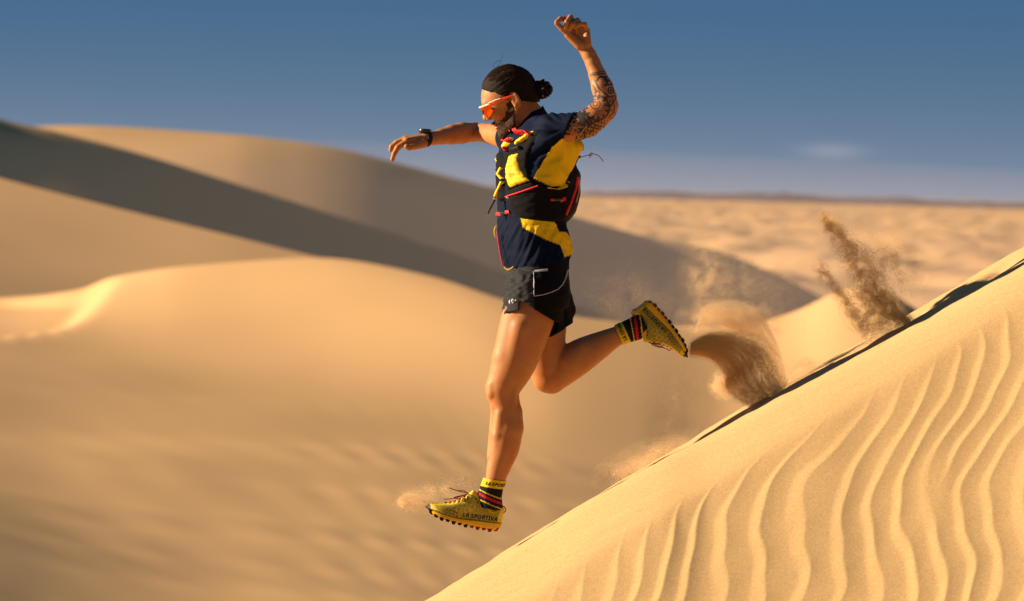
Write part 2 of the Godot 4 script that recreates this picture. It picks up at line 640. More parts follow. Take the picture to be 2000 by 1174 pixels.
func basin_lift(px: float, py: float, p: Vector3) -> float:
	# a small step that faces left, low swells across the floor, a fold at the lower left
	var edge := along([[540, 215], [560, 190], [600, 165], [640, 130], [668, 85], [690, 20], [720, -80]], py)
	var fade := smoothstep(540.0, 560.0, py) * (1.0 - smoothstep(690.0, 760.0, py))
	var y := -0.42 * (1.0 - smoothstep(edge - 45.0, edge + 45.0, px)) * fade
	var low := smoothstep(660.0, 820.0, py)
	var tilt := smoothstep(540.0, 760.0, py)
	y += low * 0.085 * noise2.get_noise_2d(p.x / 14.0 + 2.0, p.z / 2.1)
	var u := maxf(p.x, -14.0) - 1.5
	y -= 0.175 * (u - 0.5 * (u + sqrt(u * u + 12.0)) + 7.5) * tilt
	y += 0.45 * smoothstep(880.0, 1150.0, py) * (1.0 - smoothstep(-350.0, 500.0, px))
	y += 0.03 * noise2.get_noise_2d(p.x / 5.0, p.z / 4.0 + 11.0) + low * 0.013 * noise2.get_noise_2d(p.x / 18.0, p.z / 1.1)
	return y

# ------------------------------------------------------------------ the dune under the runner
var crest_line := []
const FORKS := [[1.36, 1.15, 1.0], [1.08, 1.45, -1.0], [1.62, 1.65, -1.0], [1.70, 1.03, 1.0], [0.66, 1.30, 1.0], [0.86, 1.75, -1.0]]

const STEPS := [[0.72, 0.02], [0.96, -0.16], [1.20, 0.06], [1.40, -0.12], [1.66, 0.08], [0.30, -0.2]]

func crest_y(x: float) -> float:
	var n := crest_line.size()
	if x < crest_line[0][0]:
		return crest_line[0][1] + (x - crest_line[0][0]) * 0.56
	if x > crest_line[n - 1][0]:
		var e: float = x - crest_line[n - 1][0]
		return crest_line[n - 1][1] + 2.6 * (1.0 - exp(-e * 0.56 / 2.6))
	return along(crest_line, x)

func near_lean(x: float) -> float:
	return along([[0.0, 0.088], [0.1, 0.089], [0.28, 0.098], [0.5, 0.092], [0.66, 0.070], [0.9, 0.052], [1.43, 0.033], [1.9, 0.025]], x)

func near_reach(x: float) -> float:
	return along([[-0.4, 1.01], [0.1, 0.94], [0.7, 0.85], [1.25, 0.775], [1.6, 0.730], [1.9, 0.710]], x) + 0.012 * noise2.get_noise_2d(x * 3.0, 3.0)

func near_profile(lean: float, reach: float, z: float) -> float:
	# a level top that leans slightly back, a smooth shoulder, then the steeper rippled face towards the camera
	if z < -0.40:
		var b := -0.40 - z
		return maxf(-0.6 * b * b / (b + 0.25), -7.0)
	var y := lean * (minf(z, 0.62) + 0.40)
	var f := z - 0.54
	if f > 0.0:
		y -= 0.50 * (sqrt(f * f + 0.08 * 0.08) - 0.08)
		var g := z - reach
		if g > -0.3:
			y -= 0.25 * (g + sqrt(g * g + 0.03 * 0.03))
	return maxf(y, -6.0 + 0.06 * y)

func ripple(x: float, z: float) -> float:
	var w := x + (0.58 - 0.20 * smoothstep(0.0, 1.4, x)) * z + 0.042 * sin(TAU * (z / 0.62 - x * 0.5) + 0.6) + 0.05 * noise2.get_noise_2d(x * 1.3, z * 1.6) + 0.012 * noise2.get_noise_2d(x * 5.0, z * 6.0)
	var ph := w / 0.092
	for f in FORKS:
		ph += f[2] * atan2(z - f[1], x - f[0]) / TAU
	ph -= floor(ph)
	# short steep side to the left, long gentle side to the right
	var r := 0.0
	if ph < 0.38:
		var t := ph / 0.38
		r = t * t * (2.0 - t)
	else:
		var t := (ph - 0.38) / 0.62
		r = 1.0 - t * (1.7 - 0.7 * t)
	return r - 0.5

func near_height(x: float, z: float, fine: bool, top: float, lean: float, reach: float) -> float:
	var base := top + near_profile(lean, reach, z)
	base += 0.02 * noise2.get_noise_2d(x * 0.7, z * 0.9) * smoothstep(0.5, 1.1, z)
	if not fine:
		return base
	var y := base
	if z > 0.5:
		var amp := 0.0092 * (0.72 + 0.28 * smoothstep(0.2, 0.9, x)) * (0.85 + 0.3 * noise2.get_noise_2d(x * 1.1 + 9.0, z * 1.2))
		for f in FORKS:
			amp *= smoothstep(0.0, 0.09, Vector2(x - f[0], (z - f[1]) * 0.5).length())
		var rip := ripple(x, z) * amp
		# smooth sand that slid over the upper ripples
		var layer := 0.004 - 0.085 * (z - reach)
		layer = minf(layer, 0.010 + 0.15 * layer)
		var k := 0.003
		var hh := maxf(k - absf(rip - layer), 0.0) / k
		y += maxf(rip, layer) + hh * hh * k * 0.25
		# thin slide streaks on the smooth band
		y += 0.0016 * noise2.get_noise_2d(x * 3.0 + z, (z - 0.3 * x) * 40.0) * (1.0 - smoothstep(reach - 0.08, reach + 0.03, z)) * smoothstep(0.5, 0.6, z)
	else:
		var edge := 0.004 - 0.085 * (0.5 - reach)
		y += minf(edge, 0.010 + 0.15 * edge)
		y += 0.005 * noise2.get_noise_2d(x * 7.0, z * 10.0) * smoothstep(0.5, 0.3, z)
		for q in STEPS:
			var e := Vector2((x - q[0]) / 0.11, (z - q[1]) / 0.09).length_squared()
			if e < 9.0:
				y += 0.034 * (0.55 * e - 1.0) * exp(-e) * (1.0 + 0.5 * noise2.get_noise_2d(x * 16.0, z * 16.0))
	return y

func build_near_dune() -> void:
	for q in [[780, 1216], [850, 1174], [1000, 1080], [1040, 1055], [1200, 958], [1340, 874], [1450, 806], [1540, 755], [1700, 666], [1800, 608], [1900, 548], [2000, 490], [2120, 425]]:
		var p := rp(q[0], q[1], -0.40)
		crest_line.append([p.x, p.y])
	var xs := []
	var zs := []
	var x := -5.0
	while x < 7.0:
		xs.append(x)
		x += 0.0046 if (x > -0.42 and x < 1.95) else (0.03 if (x > -1.2 and x < 2.8) else 0.15)
	var z := -6.0
	while z < 9.0:
		zs.append(z)
		z += 0.0046 if (z > 0.48 and z < 2.3) else (0.012 if (z > -0.8 and z < 3.0) else 0.15)
	var s := Soup.new()
	var nz := zs.size()
	for a: float in xs:
		var top := crest_y(a)
		var lean := near_lean(a)
		var reach := near_reach(a)
		for b: float in zs:
			s.v.append(Vector3(a, near_height(a, b, a > -1.3 and a < 2.9 and b < 3.1 and b > -0.9, top, lean, reach), b))
	s.n.resize(s.v.size())
	s.n.fill(Vector3.UP)
	s.c.resize(s.v.size())
	s.c.fill(Color.WHITE)
	for a in xs.size() - 1:
		for b in nz - 1:
			var k := a * nz + b
			s.i.append_array([k, k + nz, k + 1, k + 1, k + nz, k + nz + 1])
	# front faces run clockwise seen from above
	s.smooth()
	if s.n[0].y < 0.0:
		for k in s.n.size():
			s.n[k] = -s.n[k]
		for k in range(0, s.i.size(), 3):
			var t := s.i[k + 1]
			s.i[k + 1] = s.i[k + 2]
			s.i[k + 2] = t
	tag(put(s.mesh(), "dune", M.near_sand, self), "steep rippled dune with a smooth crest that the runner leaps from", "", "", "structure")

# ------------------------------------------------------------------ the runner
const YAW := 0.30
var fwd := Vector3(-cos(YAW), 0, sin(YAW))
var side := Vector3(sin(YAW), 0, cos(YAW))
var jersey_field: Field
var shorts_field: Field

# side-plane coordinates (in photograph pixels at the runner) of a point of the runner
func flat(p: Vector3) -> Vector2:
	if not flat_ready:
		flat_ready = true
		flat_o = rp(0, 0, 0)
		var ex := rp(1, 0, 0) - flat_o
		var ey := rp(0, 1, 0) - flat_o
		var det := ex.x * ey.y - ex.y * ey.x
		flat_a = Vector2(ey.y, -ey.x) / det
		flat_b = Vector2(-ex.y, ex.x) / det
	var d := Vector2(p.x - flat_o.x, p.y - flat_o.y)
	return Vector2(flat_a.dot(d), flat_b.dot(d))

var flat_ready := false
var flat_o: Vector3
var flat_a: Vector2
var flat_b: Vector2

func inside(poly: PackedVector2Array, p: Vector2) -> bool:
	return Geometry2D.is_point_in_polygon(p, poly)

func poly(a: Array) -> PackedVector2Array:
	var o := PackedVector2Array()
	for q in a:
		o.append(Vector2(q[0], q[1]))
	return o

# a limb through stations [px, py, z, radius in px]
func chain(f: Field, st: Array, k: float = 0.008) -> void:
	for q in st.size() - 1:
		f.cone(rp(st[q][0], st[q][1], st[q][2]), rp(st[q + 1][0], st[q + 1][1], st[q + 1][2]), st[q][3] * PX, st[q + 1][3] * PX, k)

# the same with softer joints, through closely spaced stations
func chain2(f: Field, st: Array) -> void:
	var m := (st.size() - 1) * 2
	var fine := []
	for q in m + 1:
		var t := q / 2.0
		fine.append([along_index(st, t, 0), along_index(st, t, 1), along_index(st, t, 2), along_index(st, t, 3) - 2.6])
	chain(f, fine, 0.010)

func field_px(x0: float, y0: float, x1: float, y1: float, z0: float, z1: float, cell: float) -> Field:
	var a := rp(x0, y1, 0)
	var b := rp(x1, y0, 0)
	return Field.new(Vector3(minf(a.x, b.x), minf(a.y, b.y), z0), Vector3(maxf(a.x, b.x), maxf(a.y, b.y), z1), cell)

func skin_color(p: Vector3, n: Vector3) -> Color:
	var m := 1.0 + 0.10 * noise.get_noise_3dv(p * 24.0) + 0.06 * noise2.get_noise_3dv(p * 160.0)
	var red := 1.0 + 0.10 * noise2.get_noise_3dv(p * 14.0 + Vector3(5, 0, 0))
	return Color(0.345 * m, 0.133 * m / red, 0.040 * m / red)

# ---- tattoo: lines, rings and wedges drawn in side-plane pixels
func seg(p: Vector2, ax: float, ay: float, bx: float, by: float, w: float) -> float:
	var a := Vector2(ax, ay)
	var ba := Vector2(bx, by) - a
	var t := clampf((p - a).dot(ba) / ba.length_squared(), 0.0, 1.0)
	return clampf(w * 0.5 + 0.5 - p.distance_to(a + ba * t), 0.0, 1.0)

func ring(p: Vector2, cx: float, cy: float, r: float, w: float, a0: float = -10.0, a1: float = 10.0) -> float:
	var d := p - Vector2(cx, cy)
	var ang := atan2(d.y, d.x)
	if ang < a0 or ang > a1:
		return 0.0
	return clampf(w * 0.5 + 0.5 - absf(d.length() - r), 0.0, 1.0)

func tattoo(p: Vector2) -> float:
	var k := 0.0
	# sun wheel by the elbow
	var d := p - Vector2(1163, 214)
	var r := d.length()
	k = maxf(k, maxf(ring(p, 1163, 214, 23.5, 3.0), 0.0))
	k = maxf(k, maxf(ring(p, 1160, 207, 9.0, 2.2), ring(p, 1160, 206, 4.5, 1.8)))
	if r > 11.0 and r < 21.5:
		var ang := fposmod(atan2(d.y, d.x) / TAU * 11.0, 1.0)
		var open := (r - 11.0) / 10.5
		k = maxf(k, clampf((0.42 * open - absf(ang - 0.5)) * 5.0, 0.0, 1.0))
		k = maxf(k, clampf(1.0 - minf(ang, 1.0 - ang) * r * 0.9, 0.0, 1.0) * 0.8)
	if r > 24.5:
		# bands across the upper arm
		k = maxf(k, seg(p, 1129, 219, 1148, 247, 4.6))
		k = maxf(k, seg(p, 1135, 216, 1153, 243, 3.4))
		k = maxf(k, seg(p, 1122, 225, 1139, 250, 2.4))
		k = maxf(k, seg(p, 1132, 219, 1151, 245, 5.0) * 0.45)
		# the light cross bars between dark fields
		var field := 0.0
		if p.x < 1141 and p.y > 222:
			field = 1.0
			for q in [[1116, 228, 1128, 238], [1108, 241, 1128, 258], [1118, 252, 1140, 250], [1126, 240, 1112, 268], [1140, 252, 1122, 280], [1104, 258, 1125, 266], [1112, 232, 1106, 250]]:
				field *= 1.0 - seg(p, q[0], q[1], q[2], q[3], 2.2)
			for q in [[1119, 241, 4.2], [1128, 249, 3.0], [1131, 268, 5.0], [1114, 254, 3.0], [1122, 262, 2.4]]:
				field *= 1.0 - ring(p, q[0], q[1], q[2], 1.8)
			if p.y > 266 and p.x < 1122:
				field = 0.0
		k = maxf(k, field)
		if p.x >= 1141 and p.y > 238:
			var w := sin((p.x - p.y * 0.6) * 0.62) * cos((p.y + p.x * 0.7) * 0.55)
			k = maxf(k, clampf(0.5 + w * 3.0, 0.0, 1.0) * clampf((1186.0 - p.x) * 0.1, 0.0, 1.0) * 0.85)
			k = maxf(k, maxf(seg(p, 1140, 251, 1180, 238, 1.6) * 0.0, seg(p, 1144, 247, 1184, 232, 2.6)))
			k = maxf(k, ring(p, 1150, 255, 5.5, 2.6))
			k = maxf(k, ring(p, 1163, 251, 4.0, 2.4))
	if p.y < 212.0 and r > 24.5:
		# forearm: cuff lines, hook, coil, netted wedge
		k = maxf(k, maxf(seg(p, 1150, 148, 1186, 141, 2.0), seg(p, 1151, 151, 1187, 146, 2.6)))
		k = maxf(k, ring(p, 1173, 163, 9.5, 3.8, -3.2, 1.2))
		k = maxf(k, ring(p, 1183, 158, 5.0, 3.0))
		k = maxf(k, ring(p, 1190, 180, 5.6, 2.6))
		k = maxf(k, ring(p, 1190, 180, 1.5, 2.0))
		k = maxf(k, maxf(seg(p, 1158, 160, 1168, 178, 3.2), seg(p, 1168, 178, 1184, 190, 3.0)))
		k = maxf(k, maxf(seg(p, 1156, 170, 1163, 186, 2.6), ring(p, 1164, 186, 4.4, 2.4)))
		k = maxf(k, maxf(seg(p, 1192, 165, 1198, 178, 3.6), seg(p, 1182, 170, 1192, 168, 3.4)))
		k = maxf(k, maxf(seg(p, 1176, 194, 1201, 190, 2.6), maxf(seg(p, 1176, 194, 1190, 211, 2.6), seg(p, 1201, 190, 1190, 211, 2.6))))
		for q in 3:
			k = maxf(k, seg(p, 1180 + q * 6, 194, 1186 + q * 4, 206, 1.6))
			k = maxf(k, seg(p, 1182 + q * 6, 194, 1184 + q * 2, 204, 1.4))
	if p.x > 1186 and p.y > 205:
		k = maxf(k, maxf(ring(p, 1180, 214, 17.0, 2.0, -0.6, 1.2), ring(p, 1190, 226, 8.0, 1.8)))
	# it ends at the cuff on the forearm and under the sleeve
	return k * smoothstep(139.0, 142.0, p.y)

func arm_color(p: Vector3, n: Vector3) -> Color:
	var c := skin_color(p, n)
	var q := flat(p)
	if q.y > 136 and q.x > 1090:
		c = c.lerp(Color(0.012, 0.013, 0.015), 0.97 * tattoo(q))
	return c

func finger(f: Field, pts: Array, r0: float, r1: float) -> void:
	for k in pts.size() - 1:
		var a := lerpf(r0, r1, float(k) / (pts.size() - 1)) * PX
		var b := lerpf(r0, r1, float(k + 1) / (pts.size() - 1)) * PX
		f.cone(rp(pts[k][0], pts[k][1], pts[k][2]), rp(pts[k + 1][0], pts[k + 1][1], pts[k + 1][2]), a, b, 0.0025)

func torso_rings(list: Array, shrink: float) -> Array:
	var out := []
	for q in list:
		var half: float = (q[2] - q[1]) * 0.5 * PX - shrink
		var b: float = q[3] - shrink
		var a := sqrt(maxf(half * half - pow(b * sin(YAW), 2.0), 0.002)) / cos(YAW)
		var c := rp((q[1] + q[2]) * 0.5, q[0], 0.0)
		out.append([c.y, c, a, b])
	return out

const TORSO := [[238, 1012, 1072, 0.075], [250, 1000, 1082, 0.125], [266, 985, 1092, 0.165], [285, 976, 1099, 0.180], [310, 972, 1104, 0.182], [360, 970, 1106, 0.172], [420, 971, 1106, 0.158], [460, 971, 1108, 0.158], [500, 977, 1112, 0.160], [523, 984, 1111, 0.158]]

func build_runner() -> void:
	var person := group_node("person", rp(1040, 545, 0))
	tag(person, "running man in navy and yellow jersey leaping downhill in mid stride, arms flung out", "person")
	var base := person.position
	build_body(person, base)
	build_head(person, base)
	build_jersey(person, base)
	build_shorts(person, base)
	build_foot(person, base, [977, 1036], [-0.982, -0.188], 1.0, 1.0, 0.075, 0.0, [[967, 936, 0.07, 22.5], [961, 950, 0.07, 22.0], [956, 968, 0.07, 24.0], [958, 992, 0.07, 25.5]])
	build_foot(person, base, [1266, 583], [0.657, 0.754], 0.90, 0.92, -0.10, 0.30, [[1208, 655, -0.10, 21.5], [1222, 649, -0.10, 21.5], [1238, 643, -0.10, 23.0], [1260, 632, -0.09, 25.5]])
	build_vest()
	build_watch()

func build_body(person: Node3D, base: Vector3) -> void:
	var s := Soup.new()
	# trunk under the clothes
	var f := field_px(930, 200, 1160, 680, -0.28, 0.28, 0.010)
	f.tower(torso_rings(TORSO, 0.026), fwd, side, 0.02)
	f.blob(rp(1052, 548, 0), Basis(), Vector3(0.085, 0.09, 0.135), 0.03)
	f.cone(rp(1040, 262, 0.0), rp(1022, 215, 0.0), 0.062, 0.056, 0.03)
	f.net(s, skin_color)
	# near leg
	f = field_px(900, 545, 1110, 1000, -0.06, 0.24, 0.005)
	chain2(f, [[1050, 560, 0.083, 45], [1038, 602, 0.088, 49], [1031, 626, 0.090, 50], [1021, 660, 0.090, 48], [1006, 705, 0.088, 43.5], [993, 734, 0.085, 38.5], [982, 760, 0.082, 33], [986, 784, 0.080, 29.5], [991, 810, 0.078, 29], [990, 845, 0.076, 31], [985, 877, 0.074, 29.5], [977, 902, 0.073, 25.5], [971, 923, 0.072, 22], [965, 943, 0.071, 19], [956, 968, 0.070, 19], [948, 990, 0.070, 20]])
	f.cone(rp(965, 757, 0.087), rp(966, 770, 0.087), 17 * PX, 15.5 * PX, 0.010)
	f.cone(rp(968, 795, 0.088), rp(961, 890, 0.078), 9 * PX, 10 * PX, 0.010)
	# thigh: front, outer side, back
	f.cone(rp(1020, 610, 0.098), rp(993, 700, 0.095), 38.5 * PX, 31.5 * PX, 0.005)
	f.cone(rp(993, 700, 0.095), rp(975, 742, 0.094), 31.5 * PX, 20 * PX, 0.008)
	f.cone(rp(1020, 640, 0.136), rp(994, 728, 0.122), 26 * PX, 16 * PX, 0.005)
	f.cone(rp(1046, 620, 0.092), rp(1022, 700, 0.090), 36 * PX, 27 * PX, 0.005)
	f.cone(rp(1022, 700, 0.090), rp(1003, 765, 0.092), 27 * PX, 10.5 * PX, 0.005)
	# knee: cap, tendon, outer tendon behind
	f.cone(rp(966, 752, 0.102), rp(964, 768, 0.102), 15 * PX, 14 * PX, 0.004)
	f.cone(rp(967, 782, 0.094), rp(970, 800, 0.090), 8 * PX, 8 * PX, 0.006)
	f.cone(rp(1003, 755, 0.122), rp(1000, 800, 0.112), 8 * PX, 8 * PX, 0.005)
	# calf: two heads, outer shin muscle
	f.cone(rp(1002, 806, 0.088), rp(1000, 836, 0.088), 17 * PX, 20 * PX, 0.014)
	f.cone(rp(1000, 836, 0.088), rp(988, 892, 0.080), 20 * PX, 12 * PX, 0.014)
	f.cone(rp(979, 808, 0.106), rp(974, 850, 0.100), 12 * PX, 12.5 * PX, 0.008)
	f.cone(rp(974, 850, 0.100), rp(966, 915, 0.084), 12.5 * PX, 8 * PX, 0.008)
	f.net(s, skin_color)
	# far leg
	f = field_px(1000, 560, 1300, 800, -0.24, 0.06, 0.005)
	chain2(f, [[1056, 575, -0.085, 52], [1062, 640, -0.095, 46], [1064, 690, -0.10, 40], [1070, 730, -0.105, 34], [1076, 737, -0.105, 32], [1097, 722, -0.105, 34.5], [1125, 701, -0.105, 36], [1150, 686, -0.105, 32], [1170, 675, -0.103, 27.5], [1190, 664, -0.102, 23], [1210, 654, -0.10, 19.5], [1230, 645, -0.10, 19], [1254, 640, -0.10, 20]])
	f.cone(rp(1062, 744, -0.10), rp(1080, 750, -0.10), 19 * PX, 18.5 * PX, 0.010)
	f.cone(rp(1108, 706, -0.085), rp(1142, 682, -0.088), 26 * PX, 22 * PX, 0.008)
	f.cone(rp(1110, 722, -0.082), rp(1170, 686, -0.088), 17 * PX, 13 * PX, 0.008)
	f.cone(rp(1060, 650, -0.075), rp(1068, 715, -0.085), 36 * PX, 26 * PX, 0.008)
	f.net(s, skin_color)
	# near arm and hand
	f = field_px(1060, 18, 1222, 300, 0.06, 0.30, 0.0026)
	chain(f, [[1078, 257, 0.145, 21], [1108, 252, 0.182, 24.5], [1128, 247, 0.195, 26.5], [1147, 241, 0.20, 27], [1163, 229, 0.20, 25.5], [1177, 217, 0.198, 24], [1185, 204, 0.195, 21]], 0.006)
	chain(f, [[1185, 206, 0.195, 20], [1182, 190, 0.193, 21.5], [1176, 170, 0.188, 20.5], [1167, 147, 0.180, 16.5], [1158, 123, 0.172, 14.2], [1151, 108, 0.168, 13.6], [1143, 94, 0.165, 13.2]], 0.006)
	f.cone(rp(1195, 216, 0.193), rp(1199, 207, 0.193), 10 * PX, 8 * PX, 0.010)
	f.cone(rp(1143, 96, 0.165), rp(1112, 55, 0.160), 10 * PX, 7.5 * PX, 0.008)
	f.cone(rp(1143, 96, 0.165), rp(1123, 50, 0.160), 10 * PX, 8 * PX, 0.006)
	f.cone(rp(1143, 96, 0.165), rp(1135, 53, 0.160), 10 * PX, 8 * PX, 0.006)
	f.cone(rp(1145, 96, 0.165), rp(1145, 60, 0.163), 10 * PX, 7.5 * PX, 0.006)
	f.cone(rp(1132, 88, 0.180), rp(1110, 68, 0.185), 9.5 * PX, 7.5 * PX, 0.007)
	f.cone(rp(1148, 86, 0.178), rp(1147, 70, 0.176), 7 * PX, 6.5 * PX, 0.006)
	finger(f, [[1112, 68, 0.186], [1098, 56, 0.195], [1087, 46, 0.20]], 6.6, 4.3)
	finger(f, [[1112, 54, 0.160], [1102, 37, 0.172], [1094, 37, 0.196], [1087, 43, 0.208]], 6.0, 4.0)
	finger(f, [[1123, 49, 0.160], [1114, 34, 0.180], [1107, 43, 0.208], [1105, 54, 0.203]], 6.2, 4.3)
	finger(f, [[1135, 52, 0.160], [1128, 40, 0.184], [1118, 48, 0.208], [1113, 57, 0.202]], 6.0, 4.3)
	finger(f, [[1145, 60, 0.163], [1142, 48, 0.184], [1131, 48, 0.204], [1124, 54, 0.200]], 5.6, 3.9)
	f.net(s, arm_color)
	# far arm and hand
	f = field_px(745, 215, 1010, 330, -0.54, -0.10, 0.0035)
	chain(f, [[1000, 268, -0.15, 27], [984, 266, -0.22, 24], [962, 262, -0.32, 21], [944, 259, -0.41, 18.5], [936, 259, -0.44, 17.5], [924, 258, -0.425, 19.5], [902, 260, -0.385, 21.5], [882, 263, -0.352, 19.5], [862, 267, -0.32, 15.6], [846, 270, -0.293, 13.3], [833, 272, -0.272, 13]], 0.006)
	f.cone(rp(833, 272, -0.272), rp(795, 276, -0.236), 11 * PX, 8 * PX, 0.007)
	f.cone(rp(833, 272, -0.276), rp(792, 272, -0.256), 11 * PX, 7.5 * PX, 0.006)
	f.cone(rp(833, 272, -0.280), rp(791, 272, -0.276), 11 * PX, 7 * PX, 0.006)
	f.cone(rp(833, 273, -0.284), rp(793, 274, -0.293), 10 * PX, 7 * PX, 0.006)
	f.cone(rp(826, 280, -0.248), rp(810, 285, -0.232), 10 * PX, 8 * PX, 0.007)
	finger(f, [[810, 285, -0.232], [800, 288, -0.222], [794, 286, -0.218]], 7.4, 5.2)
	finger(f, [[795, 276, -0.236], [777, 288, -0.228], [770, 300, -0.226], [766, 312, -0.228]], 6.8, 4.2)
	finger(f, [[792, 272, -0.256], [775, 278, -0.256], [765, 286, -0.256], [763, 293, -0.257]], 6.6, 4.3)
	finger(f, [[791, 272, -0.276], [776, 279, -0.278], [767, 288, -0.278], [766, 296, -0.278]], 6.4, 4.2)
	finger(f, [[793, 274, -0.293], [781, 282, -0.297], [773, 289, -0.298], [771, 296, -0.298]], 5.8, 3.8)
	f.net(s, skin_color)
	build_face(s)
	put(s.mesh(base), "body", M.skin, person)

# ------------------------------------------------------------------ head; x forward is negative, y up, z towards the camera
func head_xf() -> Transform3D:
	var b := Basis(Vector3.FORWARD, deg_to_rad(-25.0)) * Basis(Vector3.UP, deg_to_rad(-7.0))
	return Transform3D(b, rp(1002, 202, 0.0))

func face_field(grow: float, cell: float) -> Field:
	var f := Field.new(Vector3(-0.14, -0.15, -0.11), Vector3(0.13, 0.15, 0.11), cell)
	var g := grow
	f.blob(Vector3(0.002, 0.044, 0), Basis(), Vector3(0.095 + g, 0.083 + g, 0.074 + g), 0.01)
	f.blob(Vector3(-0.035, 0.030, 0), Basis(), Vector3(0.063 + g, 0.060 + g, 0.062 + g), 0.02)
	f.cone(Vector3(-0.080, 0.034, -0.030), Vector3(-0.080, 0.034, 0.030), 0.017 + g, 0.017 + g, 0.012)
	f.blob(Vector3(-0.045, -0.030, 0), Basis(), Vector3(0.040 + g, 0.062 + g, 0.046 + g), 0.02)
	for z in [-1.0, 1.0]:
		f.blob(Vector3(-0.058, -0.008, z * 0.034), Basis(), Vector3(0.026 + g, 0.024 + g, 0.024 + g), 0.015)
		f.cone(Vector3(0.004, -0.030, z * 0.056), Vector3(-0.012, -0.062, z * 0.050), 0.014 + g, 0.014 + g, 0.02)
		f.cone(Vector3(-0.012, -0.062, z * 0.048), Vector3(-0.068, -0.088, z * 0.016), 0.016 + g, 0.015 + g, 0.02)
	f.blob(Vector3(-0.072, -0.084, 0), Basis(), Vector3(0.017 + g, 0.017 + g, 0.020 + g), 0.015)
	f.cone(Vector3(0.012, -0.02, 0), Vector3(0.045, -0.115, 0), 0.058 + g, 0.060 + g, 0.02)
	return f

func build_face(s: Soup) -> void:
	var f := face_field(0.0, 0.0027)
	f.cone(Vector3(-0.090, 0.028, 0), Vector3(-0.107, -0.006, 0), 0.0085, 0.0105, 0.008)
	f.blob(Vector3(-0.106, -0.009, 0), Basis(), Vector3(0.011, 0.010, 0.012), 0.006)
	for z in [-1.0, 1.0]:
		f.blob(Vector3(-0.095, -0.014, z * 0.011), Basis(), Vector3(0.011, 0.008, 0.008), 0.005)
		f.blob(Vector3(-0.087, 0.018, z * 0.031), Basis(), Vector3(0.012, 0.010, 0.016), 0.004, true)
		f.blob(Vector3(-0.075, 0.018, z * 0.031), Basis(), Vector3(0.012, 0.012, 0.012), 0.003)
		# ear
		f.blob(Vector3(0.022, 0.004, z * 0.075), Basis(Vector3.UP, -0.35 * z), Vector3(0.018, 0.031, 0.007), 0.006)
		f.blob(Vector3(0.019, 0.005, z * 0.084), Basis(Vector3.UP, -0.35 * z), Vector3(0.009, 0.017, 0.006), 0.004, true)
		f.cone(Vector3(0.015, -0.018, z * 0.074), Vector3(0.014, -0.024, z * 0.073), 0.007, 0.006, 0.005)
	f.blob(Vector3(-0.086, -0.043, 0), Basis(), Vector3(0.010, 0.0055, 0.022), 0.004)
	f.blob(Vector3(-0.084, -0.056, 0), Basis(), Vector3(0.010, 0.0065, 0.019), 0.004)
	f.net(s, face_color, head_xf())

func face_color(p: Vector3, n: Vector3) -> Color:
	var c := skin_color(p + Vector3(3, 1, 0), n)
	if p.x < -0.078 and p.y < -0.038 and p.y > -0.062 and absf(p.z) < 0.022:
		c = Color(0.40, 0.14, 0.10)
	elif p.x > -0.095 and p.x < 0.006 and p.y < -0.004 - 0.25 * (p.x + 0.03) and p.y > -0.11 and noise2.get_noise_3dv(p * 330.0) > -0.15 and not (p.y > -0.034 and p.x < -0.03):
		c = c.lerp(Color(0.05, 0.026, 0.014), 0.6)
	return c

